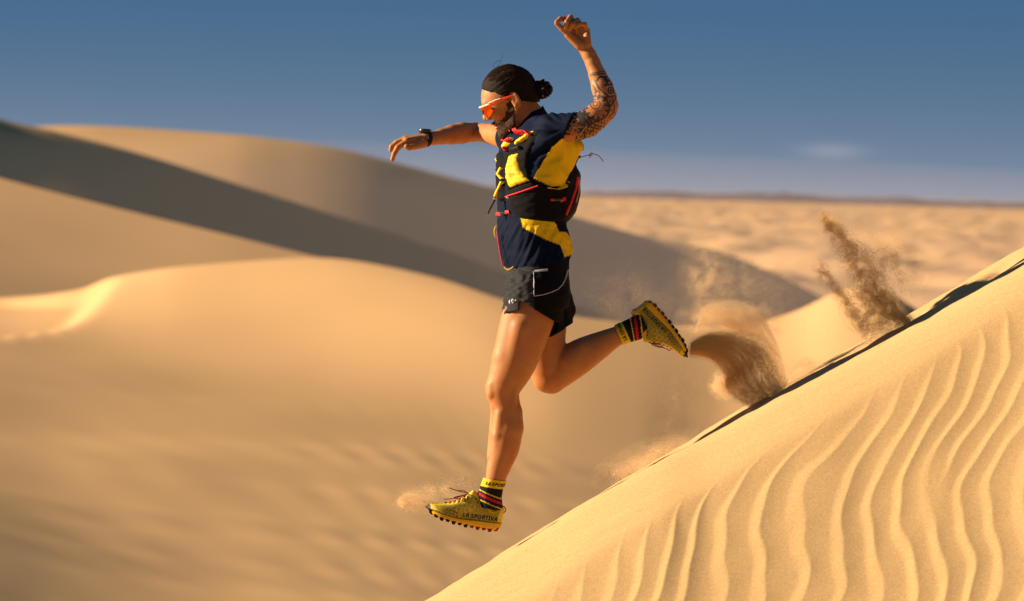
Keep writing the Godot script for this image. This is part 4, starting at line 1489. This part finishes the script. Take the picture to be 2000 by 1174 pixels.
func build_foot(person: Node3D, base: Vector3, heel: Array, u: Array, sl: float, sv: float, z0: float, yaw: float, sock: Array) -> void:
	var ft := Foot.new()
	ft.host = self
	ft.heel = Vector2(heel[0], heel[1])
	ft.u = Vector2(u[0], u[1])
	ft.v = Vector2(-u[1], u[0])
	ft.sl = sl
	ft.sv = sv
	ft.z0 = z0
	ft.yaw = yaw
	var front := yaw == 0.0
	var shoe := Node3D.new()
	shoe.name = "shoe"
	person.add_child(shoe, true)
	# upper
	var s := Soup.new()
	var nl := 130
	var nt := 52
	for a in nl + 1:
		var l := 151.0 * a / nl
		var vs := along(SHOE_SEAM, l)
		var vt := along(SHOE_TOP, l)
		for b in nt + 1:
			var th := PI * b / nt
			var h := vs + (vt - vs) * pow(maxf(sin(th), 0.0), 0.85)
			var w := ft.half(l, h) * signf(cos(th)) if absf(cos(th)) > 1e-4 else 0.0
			s.vert(ft.p(l, h, w), Vector3.UP, upper_color(l, h))
	for a in nl:
		for b in nt:
			var k := a * (nt + 1) + b
			s.i.append_array([k, k + 1, k + nt + 2, k, k + nt + 2, k + nt + 1])
	s.smooth()
	orient(s, ft.p(80, 25, 0))
	var upper := put(s.mesh(base), "upper", M.shoe, shoe)
	# midsole
	s = Soup.new()
	nl = 90
	for a in nl + 1:
		var l := 152.0 * a / nl
		var lc := minf(l, 151.0)
		var top := along(SHOE_SEAM, lc) + 0.4
		var low := along(SHOE_LOW, lc)
		var w := along(SHOE_WIDE, lc) + 0.0035 * (1.0 if l < 147 else 0.4)
		var col := Color(0.66, 0.36, 0.010) if l < 138.0 else Color(0.02, 0.02, 0.022)
		var wave := 0.8 * sin(l * 0.42) * (1.0 if l < 130 else 0.0)
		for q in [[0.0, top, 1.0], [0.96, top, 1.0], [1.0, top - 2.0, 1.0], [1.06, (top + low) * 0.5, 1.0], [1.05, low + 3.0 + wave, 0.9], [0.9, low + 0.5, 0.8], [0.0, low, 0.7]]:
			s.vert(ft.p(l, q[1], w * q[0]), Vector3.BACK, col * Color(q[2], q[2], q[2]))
		for q in [[-0.9, low + 0.5], [-1.05, low + 3.0], [-1.06, (top + low) * 0.5], [-1.0, top - 2.0], [-0.96, top], [0.0, top]]:
			s.vert(ft.p(l, q[1], w * q[0]), Vector3.BACK, col)
	for a in nl:
		for b in 12:
			var k := a * 13 + b
			s.i.append_array([k, k + 1, k + 14, k, k + 14, k + 13])
	s.smooth()
	orient(s, ft.p(75, 8, 0))
	put(s.mesh(base), "midsole", M.shoe, shoe)
	# outsole lugs: red under the heel, black under the forefoot
	var spots := [4, 16, 28, 40, 52, 64, 76, 88, 100, 112, 124, 135]
	for l: float in spots:
		for w in [-1.0, 1.0]:
			s = Soup.new()
			var half := along(SHOE_WIDE, l + 4) + 0.002
			var low := along(SHOE_LOW, l + 4)
			var tall := 2.1 + 0.8 * sin(l * 1.3)
			var ring := []
			for e in [[0.0, 1.5], [0.0, 3.0], [1.2, 0.0 - tall], [7.6, 0.0 - tall], [9.0, 3.0]]:
				ring.append(e)
			var corners := [[0.0, 3.6], [1.4, -tall], [7.4, -tall], [9.2, 3.6]]
			var inner := []
			var outer := []
			var mid := ft.p(l + 4.5, low, w * half * 0.75)
			for e in corners:
				var hh: float = along(SHOE_LOW, clampf(l + e[0], 0, 151)) + e[1]
				outer.append(ft.p(l + e[0], hh, w * half * 1.10))
				inner.append(ft.p(l + e[0], hh, w * half * 0.25))
			flat_quad(s, outer[0], outer[1], outer[2], outer[3], mid)
			flat_quad(s, inner[0], inner[1], inner[2], inner[3], mid)
			for q in 3:
				flat_quad(s, outer[q], outer[q + 1], inner[q + 1], inner[q], mid)
			put(s.mesh(base), "lug", M.dark_red if l < 64.0 else M.black, shoe)
	# lettering on the side
	for w in [1.0, -1.0]:
		s = word_mesh("LA SPORTIVA", func(x: float, y: float, z: float) -> Vector3:
			var xx := x if w > 0.0 else 1.0 - x
			var l := 77.0 - 68.0 * xx
			var h := 14.2 + 3.6 * xx + 8.2 * y
			return ft.p(l, h, w * (ft.half(l, h) + 0.0004 + 0.0006 * z)))
		orient(s, ft.p(45, 18, 0))
		put(s.mesh(base), "lettering", M.black, upper)
	# laces
	for k in 5:
		var l := 80.0 + k * 8.5
		var top := along(SHOE_TOP, l)
		s = Soup.new()
		var pts := []
		for q in 9:
			var t := lerpf(-1.0, 1.0, q / 8.0)
			var wz := 0.017 * t
			pts.append(ft.p(l + 3.0 * absf(t) + (2.0 if k % 2 == 0 else -2.0) * t, top + 1.3 - 5.0 * t * t, wz))
		tube(s, PackedVector3Array(pts), [0.0026], 7)
		put(s.mesh(base), "lace", M.dark_red, shoe)
		s = Soup.new()
		tube(s, PackedVector3Array([ft.p(l + 1.0, top - 2.0, 0.012), ft.p(l + 3.0, top - 4.0, 0.019), ft.p(l + 3.5, top - 8.0, 0.026)]), [0.0055, 0.0065, 0.004], 8)
		put(s.mesh(base), "eyelet_tab", M.yellow, shoe)
	var ends := []
	if front:
		ends = [[[76, 60, 0.0], [90, 60.5, 0.01], [104, 62, 0.014], [114, 64, 0.018]], [[76, 58, 0.01], [90, 51, 0.022], [106, 44, 0.028], [120, 40.6, 0.03]], [[76, 58, 0.008], [86, 54, 0.02], [98, 49, 0.024], [101, 46, 0.02], [90, 47, 0.014], [78, 55, 0.006]], [[76, 58, -0.004], [84, 62, -0.01], [96, 60, -0.02]]]
	else:
		ends = [[[76, 58, 0.0], [90, 51, 0.012], [104, 43, 0.016], [116, 38, 0.018]], [[76, 58, 0.01], [84, 57, 0.024], [96, 49, 0.03], [99, 44, 0.028], [90, 46, 0.022], [78, 54, 0.01]], [[70, 62, 0.006], [80, 55, 0.02], [92, 45, 0.026]]]
	for e in ends:
		s = Soup.new()
		var pts := []
		for q in e:
			pts.append(ft.p(q[0], q[1], q[2]))
		tube(s, curve(pts, 0.006), [0.0017], 6)
		put(s.mesh(base), "lace_end", M.dark_red, shoe)
	# heel loop
	s = Soup.new()
	tube(s, curve([ft.p(7, 46, 0.004), ft.p(1, 47, 0.005), ft.p(-3, 41, 0.006), ft.p(0, 35, 0.006), ft.p(2, 33, 0.005)], 0.004), [0.0019], 7)
	put(s.mesh(base), "heel_loop", M.dark_red, shoe)
	# sock: yellow cuff, black foot with red and yellow slashes
	s = Soup.new()
	var rows := 40
	var sides := 48
	var centre := PackedVector3Array()
	var radius := PackedFloat32Array()
	for a in rows + 1:
		var t := float(a) / rows * (sock.size() - 1)
		var k := mini(int(t), sock.size() - 2)
		var fr := t - k
		centre.append(rp(sock[k][0], sock[k][1], sock[k][2]).lerp(rp(sock[k + 1][0], sock[k + 1][1], sock[k + 1][2]), fr))
		radius.append(lerpf(sock[k][3], sock[k + 1][3], fr) * PX)
	var axis := (centre[rows] - centre[0]).normalized()
	var ring_side := axis.cross(Vector3.BACK).normalized()
	var ring_up := Vector3.BACK
	var on_sock := func(t: float, ang: float, out: float) -> Vector3:
		var k := clampi(int(t * rows), 0, rows - 1)
		var fr := t * rows - k
		var c := centre[k].lerp(centre[k + 1], fr)
		var ax := (centre[mini(k + 2, rows)] - centre[maxi(k - 2, 0)]).normalized()
		var r := lerpf(radius[k], radius[k + 1], fr) + out
		# the cuff's rim is level with the leg's own cross section
		return c + (ring_side * cos(ang) + ring_up * sin(ang)) * r - ax * 0.0
	for a in rows + 1:
		var t := float(a) / rows
		for b in sides:
			var ang := TAU * b / sides
			var m := 1.0 + 0.12 * sin(b * PI) * 0.0 + 0.1 * noise2.get_noise_2d(a * 1.7, b * 1.3)
			var col := Color(0.55, 0.37, 0.012)
			if t > 0.36:
				col = Color(0.012, 0.011, 0.011)
				var d := t + 0.10 * cos(ang)
				if absf(d - 0.60) < 0.020 or absf(d - 0.88) < 0.018:
					col = Color(0.50, 0.33, 0.03)
				if absf(d - 0.73) < 0.035 and sin(ang) > -0.2:
					col = Color(0.38, 0.012, 0.03)
			s.vert(on_sock.call(t, ang, 0.0006 * sin(b * PI * 0.5)), Vector3.UP, Color(col.r * m, col.g * m, col.b * m))
	for a in rows:
		for b in sides:
			s.i.append_array([a * sides + b, a * sides + (b + 1) % sides, (a + 1) * sides + (b + 1) % sides, a * sides + b, (a + 1) * sides + (b + 1) % sides, (a + 1) * sides + b])
	s.smooth()
	orient(s, centre[20])
	var so := put(s.mesh(base), "sock", M.cloth, person)
	s = word_mesh("LA SPORTIVA", func(x: float, y: float, z: float) -> Vector3:
		return on_sock.call(0.27 - 0.15 * y, 0.9 + 2.6 * x, 0.0008 + 0.0006 * z))
	orient(s, centre[8])
	put(s.mesh(base), "lettering", M.black, so)

# turns triangles and normals so that they look away from a point inside
func orient(s: Soup, inner: Vector3) -> void:
	var sum := 0.0
	for k in range(0, s.v.size(), 3):
		sum += s.n[k].dot((s.v[k] - inner).normalized())
	if sum < 0.0:
		for k in s.n.size():
			s.n[k] = -s.n[k]
		for k in range(0, s.i.size(), 3):
			var t := s.i[k + 1]
			s.i[k + 1] = s.i[k + 2]
			s.i[k + 2] = t

func flat_quad(s: Soup, a: Vector3, b: Vector3, c: Vector3, d: Vector3, inner: Vector3) -> void:
	var n := (b - a).cross(c - a).normalized()
	if n.dot((a + c) * 0.5 - inner) < 0.0:
		n = -n
	s.quad(s.vert(a, n), s.vert(b, n), s.vert(c, n), s.vert(d, n))

# ------------------------------------------------------------------ things he carries
func build_vest() -> void:
	var v := group_node("running_vest", rp(1060, 350, 0))
	tag(v, "black hydration running vest with yellow pouches and red zips worn over the jersey", "running vest")
	var base := v.position
	var f := jersey_field
	var white := func(_p: Vector2) -> Color: return Color.WHITE
	# side wing and shoulder harness
	var s := piece(f, poly([[990, 372], [1012, 362], [1038, 352], [1047, 358], [1060, 361], [1074, 364], [1100, 362], [1112, 351], [1124, 330], [1128, 350], [1126, 385], [1117, 412], [1102, 432], [1085, 434], [1059, 432], [1016, 427], [997, 408], [991, 388]]), 0.007, 8.0, 4.0, white)
	put(s.mesh(base), "side_wing", M.black_mesh, v)
	s = piece(f, poly([[986, 300], [1000, 284], [1030, 264], [1044, 256], [1052, 262], [1044, 278], [1034, 300], [1031, 322], [1036, 345], [1044, 356], [1030, 360], [992, 374], [984, 352], [980, 322]]), 0.006, 5.0, 3.6, white)
	put(s.mesh(base), "harness", M.black_mesh, v)
	s = piece(f, poly([[970, 300], [983, 292], [986, 330], [986, 360], [988, 392], [978, 396], [971, 380], [969, 340]]), 0.010, 5.0, 3.4, white)
	put(s.mesh(base), "harness", M.black_mesh, v)
	# yellow flask pouch with a brown stain
	var pouch_paint := painted(0.7, 0.3)
	s = piece(f, poly([[1018, 298], [1008, 300], [996, 304], [991, 316], [988, 332], [989, 350], [993, 361], [997, 369], [1016, 362], [1039, 353], [1030, 345], [1021, 333], [1016, 320], [1014, 310]]), 0.014, 9.0, 2.6, func(p: Vector2) -> Color:
		var stain := 1.0 - smoothstep(2.0, 9.0, p.distance_to(Vector2(1003, 341)) + 4.0 * noise2.get_noise_2d(p.x * 0.2, p.y * 0.2))
		var print_ := 0.0
		if absf(p.y - 326.0 + (p.x - 1000.0) * 0.15) < 1.4 and p.x > 993 and p.x < 1010:
			print_ = 0.6
		return Color(0.74, 0.46, 0.012).lerp(Color(0.25, 0.12, 0.02), maxf(stain * 0.8, print_)))
	put(s.mesh(base), "flask_pouch", pouch_paint, v)
	s = piece(f, poly([[967, 307], [973, 306], [974, 318], [968, 318]]), 0.015, 4.0, 2.4, white)
	put(s.mesh(base), "flask_pouch", M.yellow, v)
	s = piece(f, poly([[999, 289], [1022, 284], [1024, 296], [1006, 300], [997, 303]]), 0.020, 5.0, 2.8, white)
	put(s.mesh(base), "chest_pocket", M.black, v)
	# yellow shoulder straps
	s = piece(f, poly([[1003, 286], [1010, 276], [1026, 264], [1039, 256], [1042, 259], [1034, 272], [1022, 281], [1008, 285]]), 0.016, 4.0, 2.6, white)
	put(s.mesh(base), "shoulder_strap", M.yellow, v)
	s = piece(f, poly([[981, 293], [985, 282], [994, 273], [1003, 268], [1003, 274], [994, 284], [990, 292]]), 0.016, 4.0, 2.6, white)
	put(s.mesh(base), "shoulder_strap", M.yellow, v)
	# red zips and straps
	for q in [
		["zip", [[991, 385], [1005, 379.5], [1028, 371], [1050, 362.5]], 3.4, 0.0105, M.red],
		["strap", [[1072, 390], [1080, 389]], 6.5, 0.0105, M.red],
		["buckle", [[1078, 389.5], [1092, 389]], 7.0, 0.0125, M.black_gloss],
		["strap", [[1089, 391], [1098, 388], [1107, 385]], 9.0, 0.0115, M.red],
		["sternum_strap", [[968, 419], [975, 418], [981, 417]], 8.5, 0.006, M.red],
		["buckle", [[980, 417], [989, 415]], 9.0, 0.008, M.black_gloss],
		["sternum_strap", [[987, 415], [996, 413]], 8.0, 0.006, M.red],
		["red_cord", [[994, 252], [998, 258], [1001, 262]], 3.0, 0.014, M.red],
		["red_cord", [[1008, 262], [1015, 259]], 5.0, 0.021, M.red],
		["red_cord", [[1018, 264], [1026, 261], [1040, 260]], 3.4, 0.021, M.red],
		["red_cord", [[988, 277], [994, 279], [1001, 275]], 4.0, 0.020, M.red],
		["red_cord", [[991, 288], [992, 294], [995, 298]], 2.4, 0.020, M.red],
		["yellow_cord", [[984, 328], [977, 341], [985, 350]], 3.0, 0.014, M.yellow],
		["yellow_cord", [[985, 355], [978, 370], [970, 388]], 2.8, 0.014, M.yellow],
		["yellow_cord", [[1066, 367], [1085, 368], [1100, 362], [1111, 351]], 1.8, 0.0135, M.yellow],
	]:
		stroke_on(f, q[1], q[2], q[3], q[0], q[4], v, base)
	# pack on the back
	var pf := field_px(1060, 280, 1150, 450, -0.16, 0.16, 0.0036)
	pf.cone(rp(1108, 306, -0.06), rp(1110, 306, 0.055), 19 * PX, 18 * PX, 0.02)
	pf.cone(rp(1113, 345, -0.08), rp(1113, 345, 0.070), 20.5 * PX, 20.5 * PX, 0.03)
	pf.cone(rp(1113, 375, -0.08), rp(1113, 375, 0.070), 20.5 * PX, 20.5 * PX, 0.03)
	pf.cone(rp(1106, 402, -0.07), rp(1106, 402, 0.065), 21 * PX, 21 * PX, 0.03)
	pf.cone(rp(1096, 420, -0.05), rp(1096, 420, 0.055), 17 * PX, 16 * PX, 0.03)
	pf.rough(func(p: Vector3) -> float: return 0.004 * noise.get_noise_3dv(p * 12.0))
	s = Soup.new()
	pf.net(s, func(_p: Vector3, _n: Vector3) -> Color: return Color.WHITE)
	put(s.mesh(base), "back_pack", M.black, v)
	stroke_on(pf, [[1128, 346], [1124, 368], [1116, 392], [1105, 419]], 4.2, 0.004, "zip", M.red, v, base)
	stroke_on(pf, [[1130, 352], [1129, 375], [1124, 395]], 1.6, 0.003, "yellow_cord", M.tan, v, base)
	# bungee cord flying from the top, zip pull at the front
	s = Soup.new()
	tube(s, curve([rp(1126, 306, 0.05), rp(1138, 306, 0.055), rp(1150, 302.5, 0.06), rp(1160, 301, 0.06), rp(1170, 305, 0.06), rp(1178, 315, 0.06)], 0.006), [0.0018], 6)
	tube(s, curve([rp(1152, 309, 0.062), rp(1153, 300, 0.064), rp(1157, 299, 0.06), rp(1155, 304, 0.056), rp(1149, 303, 0.06)], 0.004), [0.0016], 6)
	put(s.mesh(base), "bungee_cord", M.tan, v)
	s = Soup.new()
	tube(s, PackedVector3Array([rp(1122, 307, 0.05), rp(1129, 307, 0.05), rp(1134, 306, 0.052)]), [0.006, 0.006, 0.004], 8)
	put(s.mesh(base), "cord_lock", M.black_gloss, v)
	s = Soup.new()
	tube(s, curve([rp(969, 384, 0.07), rp(964, 395, 0.075), rp(958, 406, 0.077), rp(953, 417, 0.075)], 0.006), [0.0020, 0.0022, 0.0030, 0.0032], 7)
	put(s.mesh(base), "zip_pull", M.black, v)
	for q in [[966, 388], [992, 386]]:
		s = Soup.new()
		var c := rp(q[0], q[1], 0.076) if q[0] < 980 else hit(f, q[0], q[1]) + Vector3(0, 0, 0.014)
		tube(s, PackedVector3Array([c + Vector3(-0.004, 0, 0), c + Vector3(-0.002, 0, 0.002), c + Vector3(0.002, 0, 0.002), c + Vector3(0.004, 0, 0)]), [0.0015, 0.0035, 0.0035, 0.0015], 8)
		put(s.mesh(base), "zip_slider", M.metal, v)

func build_watch() -> void:
	var c := rp(831, 271.5, -0.270)
	var w := group_node("wristwatch", c)
	tag(w, "black sports watch strapped round the outstretched wrist", "watch")
	var axis := (rp(833, 272, -0.272) - rp(850, 269.5, -0.30)).normalized()
	axis = (axis + Vector3(0, 0.18, 0)).normalized()
	var up := (Vector3(-0.10, 1, 0.05) - axis * Vector3(-0.10, 1, 0.05).dot(axis)).normalized()
	var out := axis.cross(up).normalized()
	var s := Soup.new()
	var n := 40
	var prof := [[-0.0095, 0.0005], [-0.0085, 0.0032], [0.0085, 0.0032], [0.0095, 0.0005], [0.0085, -0.0015], [-0.0085, -0.0015]]
	for k in n:
		var a := TAU * k / n
		var r := 0.0252 + 0.0015 * cos(2.0 * a)
		var dir := up * sin(a) * 1.05 + out * cos(a)
		for q in prof:
			s.vert(c + axis * q[0] * (1.0 + 0.15 * sin(a)) + dir * (r + q[1]), dir)
	for k in n:
		for q in 6:
			s.i.append_array([k * 6 + q, ((k + 1) % n) * 6 + q, ((k + 1) % n) * 6 + (q + 1) % 6, k * 6 + q, ((k + 1) % n) * 6 + (q + 1) % 6, k * 6 + (q + 1) % 6])
	s.smooth()
	put(s.mesh(c), "strap", M.black, w)
	var face := [[0.0, -0.006], [0.019, -0.006], [0.0225, -0.003], [0.0225, 0.004], [0.0205, 0.0065], [0.018, 0.0068], [0.0175, 0.0058], [0.0, 0.0058]]
	var cc := c + up * 0.0285 + axis * 0.004
	s = Soup.new()
	for k in 36:
		var a := TAU * k / 36.0
		for q in face:
			s.vert(cc + (axis * cos(a) + out * sin(a)) * q[0] + up * q[1], up)
	for k in 36:
		for q in 7:
			var a: int = k * 8 + q
			var b: int = ((k + 1) % 36) * 8 + q
			s.i.append_array([a, b, b + 1, a, b + 1, a + 1])
	s.smooth()
	orient(s, cc)
	put(s.mesh(c), "case", M.black_gloss, w)

# ------------------------------------------------------------------ thrown sand
func grains(called: String, label: String, list: PackedVector3Array, r0: float, r1: float, fine: bool = false) -> void:
	var s := Soup.new()
	var o := [Vector3(1, 0, 0), Vector3(-1, 0, 0), Vector3(0, 1, 0), Vector3(0, -1, 0), Vector3(0, 0, 1), Vector3(0, 0, -1)]
	for p in o:
		s.vert(p, p)
	for q in [[0, 2, 4], [0, 4, 3], [0, 3, 5], [0, 5, 2], [1, 4, 2], [1, 3, 4], [1, 5, 3], [1, 2, 5]]:
		s.tri(q[0], q[1], q[2])
	var mm := MultiMesh.new()
	mm.transform_format = MultiMesh.TRANSFORM_3D
	mm.mesh = s.mesh()
	mm.instance_count = list.size()
	for k in list.size():
		var r := lerpf(r0, r1, pow(rng.randf(), 2.0))
		mm.set_instance_transform(k, Transform3D(Basis.from_scale(Vector3(r * rng.randf_range(0.7, 1.2), r, r * rng.randf_range(0.7, 1.2))), list[k]))
	var m := MultiMeshInstance3D.new()
	m.name = called
	m.multimesh = mm
	m.material_override = M.fine_grain if fine else M.grain
	add_child(m, true)
	tag(m, label, "sand spray", "sand thrown up by the runner", "stuff")

# grains inside a band between two side-plane curves (foot to tip), denser in streaks along it
func band(n: int, a: Array, b: Array, z0: float, z1: float, thick: float, streak: float, dens: Callable, out: PackedVector3Array) -> void:
	var m := a.size() - 1
	var ta := PackedVector2Array()
	var tb := PackedVector2Array()
	for q in 257:
		ta.append(Vector2(along_index(a, q / 256.0 * m, 0), along_index(a, q / 256.0 * m, 1)))
		tb.append(Vector2(along_index(b, q / 256.0 * m, 0), along_index(b, q / 256.0 * m, 1)))
	var got := 0
	var guard := 0
	while got < n and guard < n * 14:
		guard += 1
		var t := rng.randf()
		var w := rng.randf()
		var st := 0.68 + 0.42 * noise2.get_noise_2d(w * streak, t * 2.2) + 0.35 * noise2.get_noise_2d(w * streak * 3.1 + 9.0, t * 5.0)
		if rng.randf() > clampf(st, 0.02, 1.0) * float(dens.call(t, w)):
			continue
		var q := int(t * 255.99)
		var p := ta[q].lerp(tb[q], w)
		var zz := lerpf(z0, z1, t) + rng.randfn(0.0, 1.0) * thick
		var spread := 1.6 if rng.randf() < 0.7 else 6.0
		out.append(rp(p.x + rng.randfn(0.0, spread), p.y + rng.randfn(0.0, spread), zz))
		got += 1

func along_index(a: Array, t: float, col: int) -> float:
	var n := a.size()
	var k := clampi(int(t), 0, n - 2)
	var f := t - k
	var p0: float = a[maxi(k - 1, 0)][col]
	var p1: float = a[k][col]
	var p2: float = a[k + 1][col]
	var p3: float = a[mini(k + 2, n - 1)][col]
	return 0.5 * (2.0 * p1 + (p2 - p0) * f + (2.0 * p0 - 5.0 * p1 + 4.0 * p2 - p3) * f * f + (3.0 * p1 - p0 - 3.0 * p2 + p3) * f * f * f)

# a soft cloud of grains with a ragged outline
func puff(n: int, c: Array, rx: float, ry: float, turn: float, z: float, dz: float, scale_: float, gain: float, out: PackedVector3Array) -> void:
	var got := 0
	var guard := 0
	while got < n and guard < n * 40:
		guard += 1
		var q := Vector2(rng.randfn(0.0, 0.5), rng.randfn(0.0, 0.5))
		if q.length() > 1.3:
			continue
		var p := Vector2(q.x * rx, q.y * ry).rotated(turn)
		var zz := rng.randfn(0.0, dz)
		var d := 0.5 + gain * noise.get_noise_3d(p.x * scale_, p.y * scale_, zz * 6.0 + c[0])
		if rng.randf() > d:
			continue
		out.append(rp(c[0] + p.x, c[1] + p.y, z + zz))
		got += 1

func build_plumes() -> void:
	# the sheet of sand dragged up by the rear shoe
	var g := PackedVector3Array()
	var outer := [[1542, 752], [1532, 722], [1522, 695], [1505, 670], [1478, 652], [1445, 645], [1410, 646], [1380, 652], [1352, 668]]
	var inner := [[1468, 800], [1440, 785], [1415, 762], [1416, 742], [1410, 725], [1397, 708], [1380, 698], [1364, 693], [1350, 692]]
	band(210000, outer, inner, -0.045, -0.05, 0.028, 13.0, func(t: float, w: float) -> float: return (1.0 - 0.3 * t) * (0.12 + 0.88 * smoothstep(0.0, 0.35, w)) * (0.25 + 0.75 * smoothstep(0.0, 0.12, 1.0 - w)), g)
	grains("sand_spray", "dense brown sheet of sand trailing from the rear shoe down to the crest", g, 0.0004, 0.0009)
	# lighter wisps curling over it
	g = PackedVector3Array()
	band(70000, [[1536, 742], [1528, 700], [1512, 660], [1492, 622], [1470, 602], [1440, 588], [1400, 590], [1370, 600]], [[1515, 748], [1500, 708], [1480, 676], [1456, 652], [1430, 640], [1405, 630], [1384, 632], [1356, 650]], -0.26, -0.28, 0.04, 5.0, func(t: float, w: float) -> float: return 1.0 - 0.3 * t, g)
	puff(90000, [1428, 628], 88, 34, 0.05, -0.28, 0.06, 0.03, 1.0, g)
	puff(24000, [1560, 738], 44, 30, -0.5, -0.26, 0.06, 0.03, 1.0, g)
	puff(30000, [1412, 752], 24, 24, 0.6, -0.24, 0.04, 0.05, 1.2, g)
	grains("sand_spray", "pale wisps of sand curling above the dense brown sheet", g, 0.0003, 0.0006, true)
	# fine drift higher up
	g = PackedVector3Array()
	puff(32000, [1376, 545], 44, 70, 0.0, -0.3, 0.10, 0.035, 1.6, g)
	puff(38000, [1450, 560], 120, 66, 0.35, -0.35, 0.12, 0.03, 1.6, g)
	puff(20000, [1250, 590], 130, 70, 0.2, -0.3, 0.10, 0.02, 1.0, g)
	grains("sand_spray", "thin drift of fine grains hanging in front of the shaded dune", g, 0.0002, 0.0006, true)
	# the trail left by an earlier stride, further up the crest
	g = PackedVector3Array()
	var path := [[1775, 640, 20], [1755, 622, 24], [1735, 604, 28], [1715, 582, 32], [1700, 556, 34], [1685, 528, 34], [1668, 500, 30], [1650, 474, 26], [1632, 452, 20], [1616, 436, 14]]
	for k in path.size():
		var q: Array = path[k]
		puff(int(13000.0 * (1.0 - 0.07 * k)), [q[0], q[1]], q[2] * 1.7, q[2] * 0.95, 0.95, 0.10 - 0.012 * k, 0.05, 0.04, 1.9, g)
	for k in 5:
		puff(3000, [1690 - k * 20, 640 - k * 26], 32, 15, 0.95, 0.10, 0.05, 0.04, 1.6, g)
	puff(24000, [1735, 520], 80, 80, 0.9, -0.05, 0.10, 0.025, 1.6, g)
	puff(24000, [1705, 612], 64, 46, 0.9, 0.08, 0.06, 0.03, 1.6, g)
	grains("sand_spray", "smoky brown trail of sand blown off the upper crest", g, 0.0004, 0.0009)
	# puff below the knee, at the crest
	g = PackedVector3Array()
	puff(46000, [1255, 905], 84, 34, -0.35, -0.45, 0.08, 0.022, 1.2, g)
	puff(36000, [1300, 890], 70, 32, -0.45, -0.45, 0.08, 0.022, 1.0, g)
	puff(9000, [1330, 800], 66, 95, 0.1, -0.5, 0.08, 0.02, 1.0, g)
	grains("sand_spray", "pale low puff of sand drifting off the lower crest", g, 0.0002, 0.0006, true)
	# the little spray shaken from the front toe
	g = PackedVector3Array()
	band(5500, [[840, 980], [822, 970], [804, 964], [788, 966], [779, 974], [779, 982]], [[838, 986], [822, 982], [806, 978], [796, 980], [790, 986], [786, 990]], 0.07, 0.05, 0.015, 3.0, func(t: float, w: float) -> float: return 1.0, g)
	puff(5000, [845, 960], 70, 24, -0.25, 0.02, 0.04, 0.03, 1.2, g)
	puff(2500, [812, 985], 36, 16, 0.0, 0.04, 0.03, 0.03, 1.2, g)
	grains("sand_spray", "small spray of grains shaken off the toe of the front shoe", g, 0.0004, 0.0008, true)
